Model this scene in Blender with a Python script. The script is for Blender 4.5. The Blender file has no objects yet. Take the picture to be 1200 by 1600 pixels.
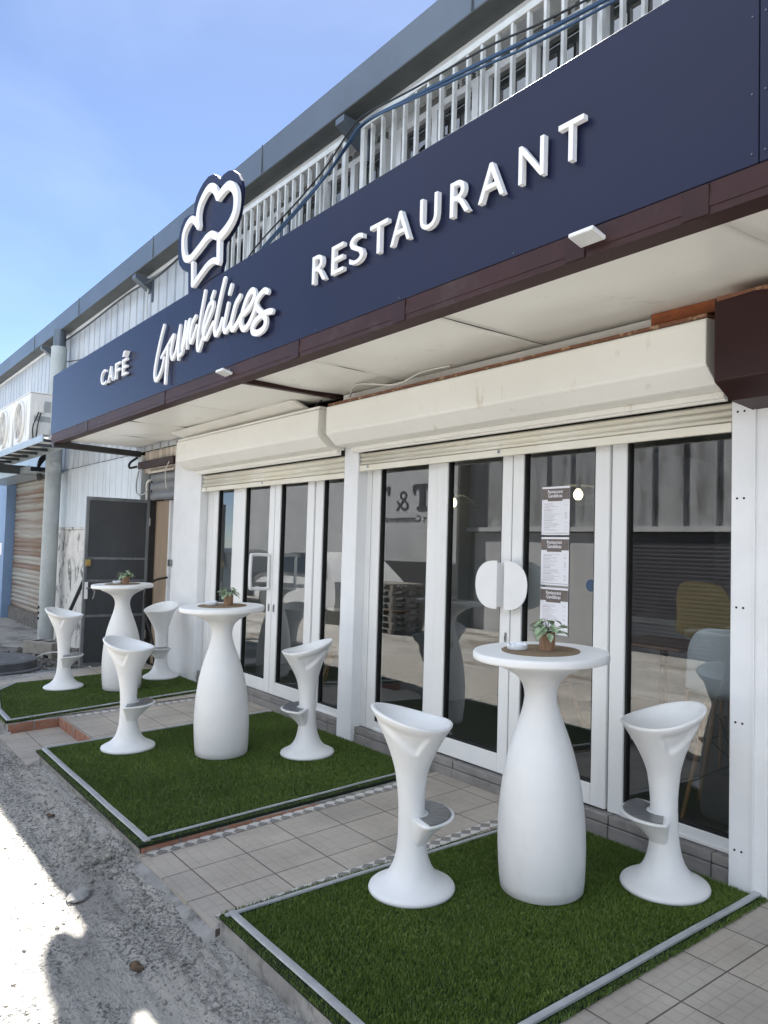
import bpy, bmesh, math, random
import numpy as np
from mathutils import Vector, Matrix, Euler
random.seed(7)
rng = np.random.default_rng(11)
S = bpy.context.scene
COL = S.collection
R = math.radians

# ---------------------------------------------------------------- camera
cd = bpy.data.cameras.new('camera')
cam = bpy.data.objects.new('camera', cd)
COL.objects.link(cam)
cr = Vector((0.603594895, 0.796766637, 0.028915907))
cu = Vector((0.019614533, -0.051096262, 0.998501098))
cf = Vector((-0.797049856, 0.602122993, 0.046469648))
cam.matrix_world = Matrix(((cr.x, cu.x, -cf.x, 0.0), (cr.y, cu.y, -cf.y, -3.5), (cr.z, cu.z, -cf.z, 1.51), (0, 0, 0, 1)))
cd.sensor_fit = 'VERTICAL'
cd.sensor_height = 32.0
cd.lens = 1205.0 / 1600.0 * 32.0
cd.clip_start = 0.05
cd.clip_end = 1000.0
S.camera = cam

# ---------------------------------------------------------------- light
SUN = Vector((-0.65, 0.36, 1.0)).normalized()
w = bpy.data.worlds.new('World')
S.world = w
w.use_nodes = True
wn = w.node_tree.nodes
bg = wn['Background']
sky = wn.new('ShaderNodeTexSky')
sky.sky_type = 'NISHITA'
sky.sun_disc = False
sky.sun_elevation = math.asin(SUN.z)
sky.sun_rotation = math.atan2(SUN.x, SUN.y)
sky.air_density = 0.5
sky.dust_density = 0.1
sky.ozone_density = 1.0
# broken white cloud added as fill light in the unseen sky behind the viewer
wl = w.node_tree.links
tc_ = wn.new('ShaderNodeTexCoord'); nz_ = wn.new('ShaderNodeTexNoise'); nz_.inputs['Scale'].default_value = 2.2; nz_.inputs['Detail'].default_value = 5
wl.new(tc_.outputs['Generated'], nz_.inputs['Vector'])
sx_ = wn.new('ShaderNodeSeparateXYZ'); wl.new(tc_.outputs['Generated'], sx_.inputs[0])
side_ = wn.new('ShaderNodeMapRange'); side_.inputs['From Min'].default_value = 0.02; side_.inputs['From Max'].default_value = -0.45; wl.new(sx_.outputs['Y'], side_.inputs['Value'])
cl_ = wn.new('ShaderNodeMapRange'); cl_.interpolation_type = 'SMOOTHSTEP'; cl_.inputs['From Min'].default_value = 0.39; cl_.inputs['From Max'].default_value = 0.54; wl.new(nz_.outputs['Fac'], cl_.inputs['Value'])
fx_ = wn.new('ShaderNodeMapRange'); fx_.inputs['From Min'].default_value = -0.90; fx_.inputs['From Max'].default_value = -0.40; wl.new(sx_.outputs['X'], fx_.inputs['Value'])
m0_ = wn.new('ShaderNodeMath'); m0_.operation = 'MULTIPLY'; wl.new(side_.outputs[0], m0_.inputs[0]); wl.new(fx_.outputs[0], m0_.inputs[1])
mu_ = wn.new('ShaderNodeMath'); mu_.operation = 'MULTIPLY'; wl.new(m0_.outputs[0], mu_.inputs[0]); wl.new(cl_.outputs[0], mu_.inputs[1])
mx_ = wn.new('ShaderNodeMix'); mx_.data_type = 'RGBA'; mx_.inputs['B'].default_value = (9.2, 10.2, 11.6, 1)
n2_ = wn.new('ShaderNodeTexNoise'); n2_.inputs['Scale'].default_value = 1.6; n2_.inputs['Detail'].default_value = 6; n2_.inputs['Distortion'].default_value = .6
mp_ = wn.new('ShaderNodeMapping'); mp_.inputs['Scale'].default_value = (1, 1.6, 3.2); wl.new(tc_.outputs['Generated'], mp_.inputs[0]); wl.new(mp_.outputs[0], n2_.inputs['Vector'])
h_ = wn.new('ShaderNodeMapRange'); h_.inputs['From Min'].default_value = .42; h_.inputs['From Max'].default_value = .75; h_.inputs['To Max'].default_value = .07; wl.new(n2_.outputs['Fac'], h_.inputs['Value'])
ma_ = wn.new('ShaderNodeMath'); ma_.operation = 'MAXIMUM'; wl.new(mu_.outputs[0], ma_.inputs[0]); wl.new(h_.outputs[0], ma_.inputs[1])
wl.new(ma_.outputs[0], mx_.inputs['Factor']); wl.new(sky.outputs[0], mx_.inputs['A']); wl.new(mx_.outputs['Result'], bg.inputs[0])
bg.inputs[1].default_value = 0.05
sl = bpy.data.lights.new('sun', 'SUN')
sl.energy = 4.5
sl.angle = R(0.53)
sl.color = (1.0, 0.965, 0.91)
so = bpy.data.objects.new('sun', sl)
COL.objects.link(so)
so.rotation_euler = SUN.to_track_quat('Z', 'Y').to_euler()
so.location = (0, 0, 20)
S.view_settings.view_transform = 'Standard'
S.view_settings.look = 'None'
S.view_settings.gamma = 1.0
S.view_settings.exposure = 2.38
S.view_settings.use_curve_mapping = False
S.cycles.max_bounces = 8
S.cycles.diffuse_bounces = 5
S.cycles.transparent_max_bounces = 16
S.cycles.sample_clamp_indirect = 8.0
S.cycles.use_denoising = True

# ---------------------------------------------------------------- materials
MATS = {}
def mat(name, c1, c2=None, rough=0.5, metal=0.0, scale=4.0, stretch=(1, 1, 1), lo=0.35, hi=0.65, bump=0.0, bscale=60.0,
        bstretch=(1, 1, 1), dirt=None, dscale=1.5, dstretch=(1, 1, 1), dlo=0.55, dhi=0.75, spec=0.5, world=False, rough2=None):
    m = bpy.data.materials.new(name)
    MATS[name] = m
    m.use_nodes = True
    nt = m.node_tree; N = nt.nodes; L = nt.links
    p = N['Principled BSDF']
    p.inputs['Roughness'].default_value = rough
    p.inputs['Metallic'].default_value = metal
    p.inputs['Specular IOR Level'].default_value = spec
    if world:
        src = N.new('ShaderNodeNewGeometry').outputs['Position']
    else:
        src = N.new('ShaderNodeTexCoord').outputs['Object']
    def noise(sc, st, detail=6, rg=0.6):
        mp = N.new('ShaderNodeMapping'); mp.inputs['Scale'].default_value = st
        L.new(src, mp.inputs[0])
        n = N.new('ShaderNodeTexNoise'); n.inputs['Scale'].default_value = sc; n.inputs['Detail'].default_value = detail
        n.inputs['Roughness'].default_value = rg
        L.new(mp.outputs[0], n.inputs['Vector'])
        return n.outputs['Fac']
    def ramp(f, a, b):
        r = N.new('ShaderNodeMapRange'); r.inputs['From Min'].default_value = a; r.inputs['From Max'].default_value = b
        L.new(f, r.inputs['Value']); return r.outputs['Result']
    def mix(f, a, b):
        x = N.new('ShaderNodeMix'); x.data_type = 'RGBA'
        L.new(f, x.inputs['Factor'])
        for s, v in ((x.inputs['A'], a), (x.inputs['B'], b)):
            if isinstance(v, tuple): s.default_value = (*v[:3], 1)
            else: L.new(v, s)
        return x.outputs['Result']
    col = None
    if c2 is None: c2 = tuple(v * 0.86 for v in c1)
    f = ramp(noise(scale, stretch), lo, hi)
    col = mix(f, c1, c2)
    if dirt:
        fd = ramp(noise(dscale, dstretch, 8, 0.7), dlo, dhi)
        col = mix(fd, col, dirt)
    L.new(col, p.inputs['Base Color'])
    if rough2 is not None:
        rr = N.new('ShaderNodeMapRange'); rr.inputs['To Min'].default_value = rough; rr.inputs['To Max'].default_value = rough2
        L.new(f, rr.inputs['Value']); L.new(rr.outputs[0], p.inputs['Roughness'])
    if bump:
        b = N.new('ShaderNodeBump'); b.inputs['Strength'].default_value = bump; b.inputs['Distance'].default_value = 0.01
        L.new(noise(bscale, bstretch, 5), b.inputs['Height']); L.new(b.outputs[0], p.inputs['Normal'])
    m['nodes'] = 1
    return m

mat('plastic_white', (0.77, 0.77, 0.765), (0.735, 0.74, 0.735), rough=0.36, scale=7, bump=0.10, bscale=240, dirt=(0.60, 0.59, 0.55), dscale=7, dstretch=(1, 1, .5), dlo=0.60, dhi=0.9, rough2=0.5)
mat('paint_white', (0.78, 0.79, 0.80), (0.72, 0.73, 0.74), rough=0.5, scale=3, bump=0.1, bscale=60, dirt=(0.5, 0.48, 0.44), dscale=9, dstretch=(1, 1, .3), dlo=0.64, dhi=0.85)
mat('pvc_white', (0.76, 0.765, 0.76), (0.71, 0.715, 0.71), rough=0.32, scale=3, stretch=(1, 1, .25), dirt=(0.55, 0.53, 0.48), dscale=6, dstretch=(1, 1, .2), dlo=0.63, dhi=0.85)
mat('cream', (0.80, 0.79, 0.745), (0.76, 0.75, 0.70), rough=0.42, scale=2.2, bump=0.05, bscale=30, dirt=(0.46, 0.40, 0.28), dscale=8, dstretch=(1.4, 1, .45), dlo=0.60, dhi=0.82)
mat('cream_slat', (0.76, 0.74, 0.66), (0.68, 0.64, 0.52), rough=0.4, scale=1.6, dirt=(0.42, 0.36, 0.22), dscale=10, dlo=0.64, dhi=0.85, bump=0.05, bscale=80)
mat('navy', (0.0150, 0.0185, 0.046), (0.0138, 0.0170, 0.042), rough=0.27, scale=1.2, spec=0.16, bump=0.012, bscale=4)
mat('letter_white', (0.82, 0.82, 0.83), (0.80, 0.80, 0.81), rough=0.45)
mat('letter_side', (0.6, 0.6, 0.58), rough=0.5)
mat('maroon', (0.048, 0.022, 0.021), (0.036, 0.017, 0.017), rough=0.5, spec=.2, scale=2, bump=0.1, bscale=40, dirt=(0.06, 0.042, 0.038), dscale=3, dlo=0.55, dhi=0.7)
mat('maroon_dark', (0.032, 0.012, 0.011), (0.026, 0.010, 0.009), rough=0.45, spec=.25, scale=3)
mat('black_steel', (0.022, 0.022, 0.024), (0.03, 0.03, 0.03), rough=0.5)
mat('rust_orange', (0.35, 0.10, 0.03), (0.22, 0.07, 0.03), rough=0.8, scale=14, bump=0.3, bscale=80)
mat('rust_flake', (0.16, 0.07, 0.04), (0.5, 0.36, 0.22), rough=0.9, scale=22, bump=0.6, bscale=60, lo=.55, hi=.7)
mat('gap_shade', (0.012, 0.012, 0.012), rough=0.9)  # shade of gaps, holes and recesses put into a near-black colour
mat('gutter', (0.11, 0.135, 0.165), (0.085, 0.105, 0.13), rough=0.38, metal=0.35, scale=1.2, stretch=(1, 1, 1), bump=0.05, bscale=8, dirt=(0.35, 0.37, 0.38), dscale=2.2, dstretch=(1.6, 1, 1), dlo=0.68, dhi=0.85)
mat('gutter_soffit', (0.10, 0.11, 0.11), (0.07, 0.08, 0.08), rough=0.6, scale=3)
mat('cladding', (0.50, 0.52, 0.53), (0.37, 0.40, 0.43), rough=0.45, scale=2.2, stretch=(1.6, 1, .35), dirt=(0.26, 0.23, 0.20), dscale=5, dstretch=(1.5, 1, .16), dlo=0.56, dhi=0.8)
mat('cladding_low', (0.56, 0.60, 0.63), (0.50, 0.54, 0.57), rough=0.45, scale=1.5, dirt=(0.36, 0.36, 0.36), dscale=5, dstretch=(1, 1, .2), dlo=0.62, dhi=0.8)
mat('cladding_old', (0.62, 0.57, 0.49), (0.42, 0.36, 0.3), rough=0.7, scale=8, stretch=(2, 1, .4), dirt=(0.13, 0.1, 0.08), dscale=9, dstretch=(1, 1, .3), dlo=0.58, dhi=0.7)
mat('plaster_old', (0.62, 0.61, 0.58), (0.5, 0.49, 0.47), rough=0.85, scale=4, bump=0.3, bscale=40, dirt=(0.10, 0.10, 0.10), dscale=4.5, dstretch=(1, 1, .55), dlo=0.52, dhi=0.6)
mat('railing_white', (0.62, 0.63, 0.61), (0.52, 0.53, 0.51), rough=0.5, scale=8, dirt=(0.35, 0.33, 0.3), dscale=14, dlo=0.63, dhi=0.8)
mat('upper_wall', (0.52, 0.53, 0.51), (0.42, 0.43, 0.42), rough=0.8, scale=3, dirt=(0.24, 0.23, 0.22), dscale=5, dlo=0.58, dhi=0.75)
mat('zinc', (0.42, 0.46, 0.48), (0.34, 0.38, 0.40), rough=0.42, metal=0.55, scale=9, bump=0.05, bscale=20)
mat('pole_grey', (0.40, 0.43, 0.43), (0.30, 0.33, 0.33), rough=0.65, scale=5, stretch=(1, 1, .6), dirt=(0.52, 0.55, 0.56), dscale=3, dlo=0.55, dhi=0.72, bump=0.15, bscale=30)
mat('ac_white', (0.72, 0.71, 0.68), (0.66, 0.65, 0.61), rough=0.45, scale=3)
mat('ac_label', (0.36, 0.38, 0.38), rough=0.6)
mat('ac_dark', (0.20, 0.19, 0.17), rough=0.6)
mat('beam_grey', (0.05, 0.055, 0.06), (0.035, 0.04, 0.045), rough=0.6, scale=5)
mat('cable_black', (0.015, 0.015, 0.016), rough=0.5)
mat('cable_blue', (0.03, 0.075, 0.15), (0.025, 0.06, 0.12), rough=0.45, scale=10)
mat('cable_white', (0.6, 0.6, 0.56), rough=0.5)
mat('gate', (0.030, 0.033, 0.038), (0.045, 0.048, 0.052), rough=0.42, scale=3, stretch=(1, 1, .5), dirt=(0.16, 0.17, 0.18), dscale=14, dstretch=(1, 1, .35), dlo=0.66, dhi=0.85, bump=0.05, bscale=30)
mat('gate_frame', (0.09, 0.10, 0.11), (0.16, 0.17, 0.18), rough=0.5, scale=9, stretch=(1, 1, .3))
mat('brass', (0.45, 0.32, 0.12), rough=0.4, metal=0.8)
mat('steel', (0.30, 0.31, 0.32), (0.24, 0.25, 0.26), rough=0.32, metal=0.85, scale=20)
mat('alu', (0.50, 0.52, 0.54), (0.40, 0.42, 0.44), rough=0.36, metal=0.45, scale=6, stretch=(2, 2, 1), dirt=(0.36, 0.36, 0.35), dscale=8, dlo=0.6, dhi=0.8)
mat('kerb', (0.36, 0.35, 0.33), (0.24, 0.232, 0.22), rough=0.85, scale=5, bump=0.5, bscale=26, dirt=(0.10, 0.097, 0.09), dscale=7, dlo=0.48, dhi=0.66)
mat('sill', (0.26, 0.245, 0.23), (0.19, 0.18, 0.17), rough=0.85, scale=5, stretch=(1, 1, 3), bump=0.25, bscale=30, dirt=(0.13, 0.125, 0.12), dscale=4, dlo=0.52, dhi=0.7)
mat('brick', (0.34, 0.15, 0.09), (0.24, 0.12, 0.08), rough=0.85, scale=9, bump=0.3, bscale=60, dirt=(0.25, 0.2, 0.17), dscale=10, dlo=0.52, dhi=0.65)
mat('turf_base', (0.010, 0.020, 0.006), (0.006, 0.012, 0.004), rough=0.95, scale=30)
mat('wood_pot', (0.34, 0.20, 0.115), (0.22, 0.12, 0.065), rough=0.5, scale=14, stretch=(6, 6, .4))
mat('mat_brown', (0.24, 0.17, 0.10), (0.18, 0.125, 0.075), rough=0.8, scale=60, bump=0.4, bscale=300)
mat('ceramic', (0.78, 0.80, 0.83), (0.75, 0.77, 0.80), rough=0.15)
mat('soil', (0.03, 0.02, 0.015), rough=0.95, bump=0.5, bscale=200)
mat('leaf_pale', (0.17, 0.26, 0.13), (0.36, 0.44, 0.30), rough=0.5, scale=60)
mat('stem', (0.08, 0.11, 0.05), rough=0.6)
mat('rubber', (0.008, 0.008, 0.008), rough=0.55)
mat('paper', (0.74, 0.74, 0.78), (0.73, 0.73, 0.77), rough=0.5)
mat('paper_head', (0.10, 0.085, 0.08), (0.16, 0.13, 0.12), rough=0.5, scale=30, stretch=(1, 1, 6))
mat('ink', (0.06, 0.06, 0.07), rough=0.6)
mat('ink_grey', (0.30, 0.30, 0.33), rough=0.6)
mat('shutter_rust', (0.30, 0.285, 0.25), (0.185, 0.125, 0.09), rough=0.75, scale=2.2, stretch=(.06, 1, 3.2), lo=0.45, hi=0.56, dirt=(0.10, 0.07, 0.05), dscale=6, dstretch=(.12, 1, 3), dlo=0.58, dhi=0.75, bump=0.2, bscale=50, world=True)
mat('shutter_grey', (0.20, 0.21, 0.22), (0.14, 0.145, 0.15), rough=0.5, scale=4)
mat('shutter_dark', (0.05, 0.05, 0.065), (0.035, 0.035, 0.045), rough=0.45, scale=3)
mat('blue_wall', (0.20, 0.30, 0.46), (0.17, 0.26, 0.41), rough=0.7, scale=3)
mat('wall_int', (0.55, 0.56, 0.57), (0.5, 0.51, 0.52), rough=0.8)
mat('wall_wood', (0.36, 0.27, 0.19), (0.31, 0.23, 0.16), rough=0.6, scale=4, stretch=(4, 4, .3))
mat('floor_int', (0.13, 0.125, 0.12), (0.10, 0.097, 0.093), rough=0.35)
mat('chair_shell', (0.62, 0.66, 0.70), rough=0.35)
mat('chair_ochre', (0.48, 0.34, 0.08), (0.42, 0.30, 0.07), rough=0.6)
mat('chair_beige', (0.50, 0.44, 0.37), rough=0.5)
mat('chair_wood', (0.38, 0.22, 0.12), (0.3, 0.17, 0.09), rough=0.5, scale=10)
mat('counter_ochre', (0.42, 0.33, 0.10), (0.36, 0.28, 0.09), rough=0.6)
mat('concrete_block', (0.30, 0.28, 0.25), (0.22, 0.205, 0.185), rough=0.95, scale=12, bump=0.6, bscale=90)
mat('pipe_grey', (0.14, 0.17, 0.19), (0.10, 0.12, 0.14), rough=0.6, scale=8)
mat('debris', (0.16, 0.15, 0.135), (0.07, 0.066, 0.06), rough=0.95, scale=14, bump=0.5, bscale=60)
mat('ring_grey', (0.13, 0.135, 0.14), (0.09, 0.095, 0.10), rough=0.8, scale=6, bump=0.2, bscale=50)
mat('gravel_dark', (0.20, 0.19, 0.172), (0.28, 0.267, 0.24), rough=0.9, scale=9, bump=0.4, bscale=120)
mat('gravel', (0.38, 0.36, 0.325), (0.25, 0.238, 0.215), rough=0.9, scale=9, bump=0.4, bscale=120)
mat('dead_leaf', (0.15, 0.095, 0.055), (0.09, 0.06, 0.04), rough=0.8, scale=20)
mat('red_scrap', (0.45, 0.06, 0.05), rough=0.6)
mat('opp_clad', (0.40, 0.41, 0.42), (0.27, 0.28, 0.29), rough=0.5, scale=2.5, stretch=(2, 1, .3), dirt=(0.1, 0.09, 0.085), dscale=4, dstretch=(1, 1, .25), dlo=0.5, dhi=0.7)
mat('opp_wall', (0.55, 0.56, 0.57), (0.48, 0.49, 0.5), rough=0.8, scale=2)
mat('opp_dark', (0.07, 0.07, 0.075), rough=0.8)
mat('pallet', (0.27, 0.25, 0.22), (0.18, 0.165, 0.145), rough=0.85, scale=8, stretch=(1, 6, 6))
mat('car_white', (0.72, 0.73, 0.74), rough=0.2)
mat('car_grey', (0.05, 0.06, 0.07), rough=0.2)
mat('car_glass', (0.02, 0.025, 0.03), rough=0.08)
mat('rim', (0.3, 0.31, 0.32), rough=0.3, metal=0.8)
mat('lamp_black', (0.02, 0.02, 0.02), rough=0.5)
mat('wire_white', (0.55, 0.55, 0.55), rough=0.4)
mat('lamp_lens', (0.62, 0.63, 0.62), rough=0.15)

def emis(name, col, s):
    m = bpy.data.materials.new(name); MATS[name] = m; m.use_nodes = True
    p = m.node_tree.nodes['Principled BSDF']
    p.inputs['Base Color'].default_value = (*col, 1)
    p.inputs['Emission Color'].default_value = (*col, 1); p.inputs['Emission Strength'].default_value = s
emis('bulb_glow', (1.0, 0.85, 0.50), 1.6)

def soffit_mat():
    m = mat('soffit_cream', (0.82, 0.815, 0.77), (0.78, 0.77, 0.72), rough=0.34, scale=1.1, dirt=(0.36, 0.33, 0.27), dscale=2.4, dstretch=(1, 1.6, 1), dlo=0.62, dhi=0.85)
    nt = m.node_tree; N = nt.nodes; L = nt.links
    tc = N.new('ShaderNodeTexCoord'); n = N.new('ShaderNodeTexNoise'); n.inputs['Scale'].default_value = 1.3; n.inputs['Detail'].default_value = 2
    L.new(tc.outputs['Object'], n.inputs['Vector'])
    b = N.new('ShaderNodeBump'); b.inputs['Strength'].default_value = 0.6; b.inputs['Distance'].default_value = 0.05
    L.new(n.outputs[0], b.inputs['Height']); L.new(b.outputs[0], N['Principled BSDF'].inputs['Normal'])
soffit_mat()

def glass_mat(name, f0, tint, rough=0.0):
    m = bpy.data.materials.new(name); MATS[name] = m; m.use_nodes = True
    nt = m.node_tree; N = nt.nodes; L = nt.links
    N.remove(N['Principled BSDF']); out = N['Material Output']
    g = N.new('ShaderNodeNewGeometry')
    d = N.new('ShaderNodeVectorMath'); d.operation = 'DOT_PRODUCT'
    L.new(g.outputs['Normal'], d.inputs[0]); L.new(g.outputs['Incoming'], d.inputs[1])
    a = N.new('ShaderNodeMath'); a.operation = 'ABSOLUTE'; L.new(d.outputs['Value'], a.inputs[0])
    s = N.new('ShaderNodeMath'); s.operation = 'SUBTRACT'; s.inputs[0].default_value = 1.0; L.new(a.outputs[0], s.inputs[1])
    pw = N.new('ShaderNodeMath'); pw.operation = 'POWER'; L.new(s.outputs[0], pw.inputs[0]); pw.inputs[1].default_value = 5.0
    mr = N.new('ShaderNodeMapRange'); mr.inputs['To Min'].default_value = f0; mr.inputs['To Max'].default_value = 1.0
    L.new(pw.outputs[0], mr.inputs['Value'])
    t = N.new('ShaderNodeBsdfTransparent'); t.inputs[0].default_value = (*tint, 1)
    gl = N.new('ShaderNodeBsdfGlossy'); gl.inputs['Roughness'].default_value = rough
    mx = N.new('ShaderNodeMixShader'); L.new(mr.outputs[0], mx.inputs[0]); L.new(t.outputs[0], mx.inputs[1]); L.new(gl.outputs[0], mx.inputs[2])
    L.new(mx.outputs[0], out.inputs['Surface'])
glass_mat('glass', 0.16, (0.72, 0.76, 0.76))
glass_mat('glass_upper', 0.22, (0.25, 0.3, 0.33))

def tile_mat():
    m = bpy.data.materials.new('tiles'); MATS['tiles'] = m; m.use_nodes = True
    nt = m.node_tree; N = nt.nodes; L = nt.links; p = N['Principled BSDF']
    g = N.new('ShaderNodeNewGeometry')
    mp = N.new('ShaderNodeMapping'); mp.inputs['Location'].default_value = (0.05, 0.07, 0); L.new(g.outputs['Position'], mp.inputs[0])
    b = N.new('ShaderNodeTexBrick'); b.offset = 0.0; b.squash = 1.0
    for k, v in (('Scale', 1.0), ('Mortar Size', 0.0035), ('Mortar Smooth', 0.1), ('Brick Width', 0.30), ('Row Height', 0.30), ('Bias', 0.0)):
        b.inputs[k].default_value = v
    b.inputs['Color1'].default_value = (0.455, 0.405, 0.345, 1); b.inputs['Color2'].default_value = (0.40, 0.36, 0.31, 1); b.inputs['Mortar'].default_value = (0.12, 0.095, 0.08, 1)
    L.new(mp.outputs[0], b.inputs['Vector'])
    b2 = N.new('ShaderNodeTexBrick'); b2.offset = 0.0
    for k, v in (('Scale', 1.0), ('Mortar Size', 0.0035), ('Mortar Smooth', 0.6), ('Brick Width', 0.06), ('Row Height', 0.06)):
        b2.inputs[k].default_value = v
    L.new(mp.outputs[0], b2.inputs['Vector'])
    n = N.new('ShaderNodeTexNoise'); n.inputs['Scale'].default_value = 3.0; n.inputs['Detail'].default_value = 8; L.new(g.outputs['Position'], n.inputs['Vector'])
    n2 = N.new('ShaderNodeTexNoise'); n2.inputs['Scale'].default_value = 40.0; n2.inputs['Detail'].default_value = 6; L.new(g.outputs['Position'], n2.inputs['Vector'])
    mr = N.new('ShaderNodeMapRange'); mr.inputs['From Min'].default_value = .35; mr.inputs['From Max'].default_value = .7; mr.inputs['To Min'].default_value = 1.0; mr.inputs['To Max'].default_value = .74
    L.new(n.outputs['Fac'], mr.inputs['Value'])
    mr2 = N.new('ShaderNodeMapRange'); mr2.inputs['From Min'].default_value = .3; mr2.inputs['From Max'].default_value = .75; mr2.inputs['To Min'].default_value = 1.03; mr2.inputs['To Max'].default_value = .94
    L.new(n2.outputs['Fac'], mr2.inputs['Value'])
    mu = N.new('ShaderNodeMath'); mu.operation = 'MULTIPLY'; L.new(mr.outputs[0], mu.inputs[0]); L.new(mr2.outputs[0], mu.inputs[1])
    # grooves between the faint embossed squares are slightly darker
    em = N.new('ShaderNodeMapRange'); em.inputs['To Min'].default_value = 1.0; em.inputs['To Max'].default_value = 0.9
    L.new(b2.outputs['Fac'], em.inputs['Value'])
    mu2 = N.new('ShaderNodeMath'); mu2.operation = 'MULTIPLY'; L.new(mu.outputs[0], mu2.inputs[0]); L.new(em.outputs[0], mu2.inputs[1])
    mx = N.new('ShaderNodeVectorMath'); mx.operation = 'SCALE'; L.new(b.outputs['Color'], mx.inputs[0]); L.new(mu2.outputs[0], mx.inputs['Scale'])
    L.new(mx.outputs[0], p.inputs['Base Color']); p.inputs['Roughness'].default_value = 0.55
    ad = N.new('ShaderNodeMath'); ad.operation = 'MULTIPLY_ADD'; L.new(b2.outputs['Fac'], ad.inputs[0]); ad.inputs[1].default_value = 0.35; L.new(b.outputs['Fac'], ad.inputs[2])
    bu = N.new('ShaderNodeBump'); bu.invert = True; bu.inputs['Strength'].default_value = 0.6; bu.inputs['Distance'].default_value = 0.004
    L.new(ad.outputs[0], bu.inputs['Height']); L.new(bu.outputs[0], p.inputs['Normal'])
tile_mat()

def check_mat():
    m = bpy.data.materials.new('border_tiles'); MATS['border_tiles'] = m; m.use_nodes = True
    nt = m.node_tree; N = nt.nodes; L = nt.links; p = N['Principled BSDF']
    g = N.new('ShaderNodeNewGeometry')
    mp = N.new('ShaderNodeMapping'); mp.inputs['Rotation'].default_value = (0, 0, R(45)); mp.inputs['Scale'].default_value = (1, 1, 0); mp.inputs['Location'].default_value = (0, 0, .01); L.new(g.outputs['Position'], mp.inputs[0])
    c = N.new('ShaderNodeTexChecker'); c.inputs['Scale'].default_value = 1 / 0.052
    c.inputs['Color1'].default_value = (0.55, 0.53, 0.5, 1); c.inputs['Color2'].default_value = (0.20, 0.19, 0.18, 1)
    L.new(mp.outputs[0], c.inputs['Vector']); L.new(c.outputs[0], p.inputs['Base Color']); p.inputs['Roughness'].default_value = 0.6
check_mat()

def turf_mat():
    m = bpy.data.materials.new('turf_green'); MATS['turf_green'] = m; m.use_nodes = True
    nt = m.node_tree; N = nt.nodes; L = nt.links; p = N['Principled BSDF']
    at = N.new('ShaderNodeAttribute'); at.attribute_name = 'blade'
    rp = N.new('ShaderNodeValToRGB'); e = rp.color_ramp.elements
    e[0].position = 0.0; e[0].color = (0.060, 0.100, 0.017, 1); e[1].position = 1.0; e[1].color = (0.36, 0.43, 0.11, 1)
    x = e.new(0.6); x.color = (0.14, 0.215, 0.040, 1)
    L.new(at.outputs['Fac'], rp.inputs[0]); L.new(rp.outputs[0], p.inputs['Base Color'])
    p.inputs['Roughness'].default_value = 0.45; p.inputs['Specular IOR Level'].default_value = 0.3
turf_mat()

def street_mat(nm, ca, cb, dirtcol):
    m = bpy.data.materials.new(nm); MATS[nm] = m; m.use_nodes = True
    nt = m.node_tree; N = nt.nodes; L = nt.links; p = N['Principled BSDF']
    g = N.new('ShaderNodeNewGeometry')
    def noise(sc, st=(1, 1, 1), d=8, rg=.65):
        mp = N.new('ShaderNodeMapping'); mp.inputs['Scale'].default_value = st; L.new(g.outputs['Position'], mp.inputs[0])
        n = N.new('ShaderNodeTexNoise'); n.inputs['Scale'].default_value = sc; n.inputs['Detail'].default_value = d; n.inputs['Roughness'].default_value = rg
        L.new(mp.outputs[0], n.inputs['Vector']); return n.outputs['Fac']
    def rmp(f, a, b, c=0., d=1.):
        r = N.new('ShaderNodeMapRange'); r.inputs['From Min'].default_value = a; r.inputs['From Max'].default_value = b
        r.inputs['To Min'].default_value = c; r.inputs['To Max'].default_value = d; L.new(f, r.inputs['Value']); return r.outputs[0]
    def mix(f, a, b):
        x = N.new('ShaderNodeMix'); x.data_type = 'RGBA'; L.new(f, x.inputs['Factor'])
        for s, v in ((x.inputs['A'], a), (x.inputs['B'], b)):
            if isinstance(v, tuple): s.default_value = (*v, 1)
            else: L.new(v, s)
        return x.outputs['Result']
    c = mix(rmp(noise(1.3), .35, .65), ca, cb)
    c = mix(rmp(noise(9, (.5, 1.9, 1)), .58, .72), c, (0.22, 0.215, 0.205))
    c = mix(rmp(noise(38, (.7, 1.3, 1)), .60, .68), c, (0.14, 0.14, 0.14))
    c = mix(rmp(noise(2.4, (.5, 1, 1)), .60, .50), c, mix(rmp(noise(60), .5, .58), c, (0.11, 0.11, 0.108)))
    c = mix(rmp(noise(.55, (.6, 1.6, 1), 9, .7), .53, .62), c, dirtcol)
    c = mix(rmp(noise(140), .66, .74), c, (0.09, 0.09, 0.09))
    c = mix(rmp(noise(95), .30, .25), c, (0.52, 0.51, 0.49))
    L.new(c, p.inputs['Base Color']); p.inputs['Roughness'].default_value = .9; p.inputs['Specular IOR Level'].default_value = .25
    a = N.new('ShaderNodeMath'); a.operation = 'ADD'; L.new(noise(70, (.8, 1.2, 1), 6), a.inputs[0]); L.new(noise(12, (.35, 2.5, 1), 5), a.inputs[1])
    b = N.new('ShaderNodeBump'); b.inputs['Strength'].default_value = 0.9; b.inputs['Distance'].default_value = .016
    L.new(a.outputs[0], b.inputs['Height']); L.new(b.outputs[0], p.inputs['Normal'])
street_mat('street_cement', (0.45, 0.435, 0.405), (0.38, 0.365, 0.34), (0.17, 0.145, 0.115))
street_mat('milled_cement', (0.48, 0.455, 0.41), (0.40, 0.38, 0.345), (0.32, 0.305, 0.28))
mat('dirt_ground', (0.11, 0.108, 0.105), (0.19, 0.18, 0.165), rough=0.95, scale=2.2, bump=0.9, bscale=40, dirt=(0.055, 0.05, 0.048), dscale=3, dlo=0.5, dhi=0.62, world=True)
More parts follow.
